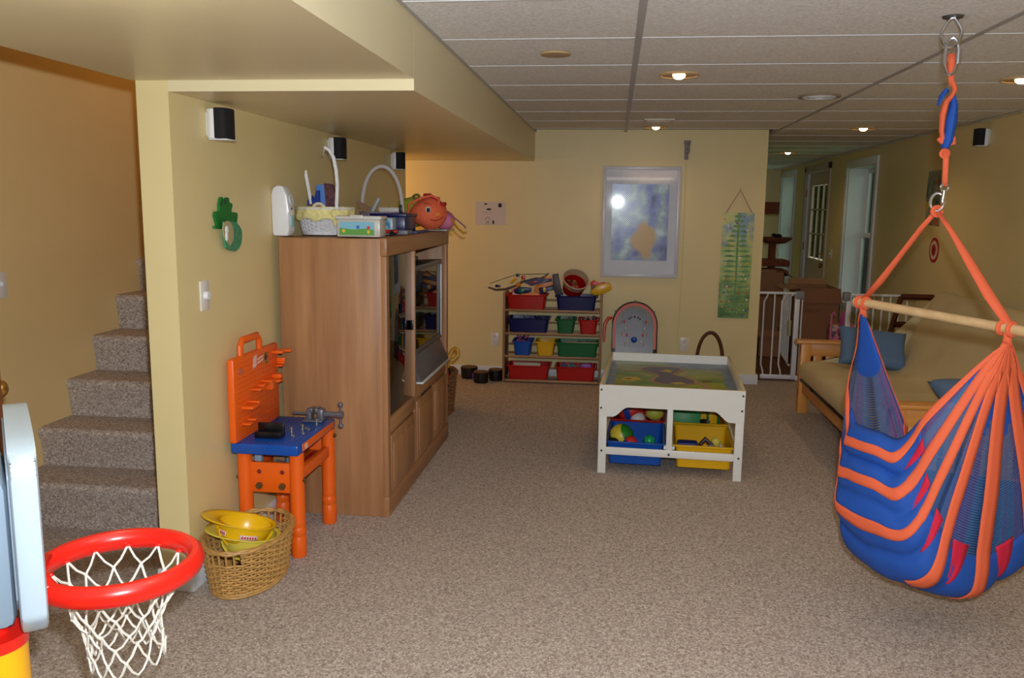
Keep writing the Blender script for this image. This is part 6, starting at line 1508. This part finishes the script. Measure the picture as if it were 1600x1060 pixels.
for c_ in (LP, RP):
    ribbon([AP+Vector((0, 0, -.01)), AP*.8+c_*.2, AP*.55+c_*.45, AP*.25+c_*.75, c_+Vector((0, 0, .012))], [.014, .018, .018, .024, .020] if c_ is LP else [.014, .016, .026, .032, .024], ORF, 'hanging_strap')
    ribbon([c_+Vector((0, 0, -.01)), c_+Vector((0, 0, -.03)), c_+Vector((0, 0, -.055))], [.024, .022, .030], ORF, 'hanging_strap')
# bolt, snap links, upper webbing and knotted cloth
TPt = Vector((1.067, 3.02, Zc))
t = thing('ceiling_hook', 'steel eye bolt and plate in the ceiling holding the hammock chair', 'hook', TPt-Vector((0, 0, .08)))
vt_ = Vector((.94, -.34, 0))
def loopY(c, rx, rz, r, n=24, a0=0, a1=2*PI, pinch=0):
    bm = new(); pts = []
    for k in range(n if a1-a0 > 6.2 else n+1):
        a = a0+(a1-a0)*k/n; w_ = math.cos(a)*rx*(1-pinch*max(0, math.sin(a))); pts.append(c+vt_*w_+Vector((0, 0, math.sin(a)*rz)))
    tube(bm, pts, r, 8, closed=a1-a0 > 6.2); return bm
bm = new(); lathe(bm, [(.034, 0), (.030, -.005), (0, -.005)], TPt+Vector((0, 0, .0)), 24); obj('plate', bm, mat('hook_steel', (110, 120, 126), .3, metal=.9), t)
obj('eye', loopY(TPt+Vector((0, 0, -.050)), .030, .046, .0055, pinch=.45), CHROME, t)
t = thing('snap_hook', 'upper chrome snap link hanging from the ceiling eye bolt', 'snap hook', TPt-Vector((0, 0, .2)), group='chrome snap links')
obj('body', loopY(TPt+Vector((.006, 0, -.125)), .020, .058, .0055), CHROME, t)
bm = new(); cyl(bm, TPt+vt_*.02+Vector((.006, 0, -.105)), TPt+vt_*.02+Vector((.006, 0, -.15)), .009, n=10); obj('gate', bm, CHROME, t)
t = thing('webbing_strap', 'orange webbing strap wrapped in knotted blue cloth above the hammock chair', 'strap', TPt-Vector((0, 0, .5)))
pz = lambda u, v: at(u, v, y=3.03)
ribbon([pz(1487, 84), pz(1487, 100), pz(1486, 120), pz(1487, 135)], [.020, .022, .018, .014], ORF, 'webbing', t, th=.008)
bm = new(); tube(bm, [pz(1488, 128), pz(1492, 140), pz(1487, 150), pz(1478, 160), pz(1473, 180), pz(1471, 205), pz(1474, 222)], [.012, .014, .013, .016, .016, .013, .010], 10, flat=.6); obj('twisted_webbing', bm, ORF, t)
bm = new(); tube(bm, [pz(1480, 140), pz(1472, 150), pz(1466, 165)], [.016, .014, .006], 8, flat=.5); tube(bm, [pz(1489, 146), pz(1490, 165), pz(1486, 190), pz(1483, 208), pz(1480, 220), pz(1476, 232)], [.008, .018, .024, .022, .026, .012], 10, flat=.7)
for v in bm.verts: v.co += Vector((rnoise(v.co, 40), rnoise(v.co, 33), 0))*.006
obj('blue_cloth', bm, BLF, t)
bm = new(); tube(bm, [pz(1466, 216), pz(1472, 222), pz(1480, 226), pz(1490, 224), pz(1489, 214)], .008, 8); torus(bm, pz(1476, 240), .012, .006, 16, 6, M=Matrix.Rotation(R(90), 4, 'X')); obj('knot', bm, ORF, t)
ribbon([pz(1477, 236), pz(1478, 250), pz(1477, 270), pz(1476, 291)], [.018, .018, .017, .016], ORF, 'webbing', t, th=.008)
t = thing('snap_hook', 'lower chrome swivel snap link just above the hammock chair straps', 'snap hook', AP, group='chrome snap links')
bm = new(); c_ = pz(1476, 293); torus(bm, c_, .012, .004, 18, 6, M=Matrix.Rotation(R(90), 4, 'X')); cyl(bm, c_+Vector((0, 0, -.01)), c_+Vector((-.003, 0, -.05)), .007, n=10); obj('swivel', bm, CHROME, t)
obj('body', loopY(AP+Vector((-.001, 0, .018)), .021, .030, .0055), CHROME, t)
bm = new(); torus(bm, AP+Vector((0, 0, -.012)), .014, .008, 16, 6, M=Matrix.Rotation(R(90), 4, 'X')); obj('apex_loop', bm, ORF, hm)
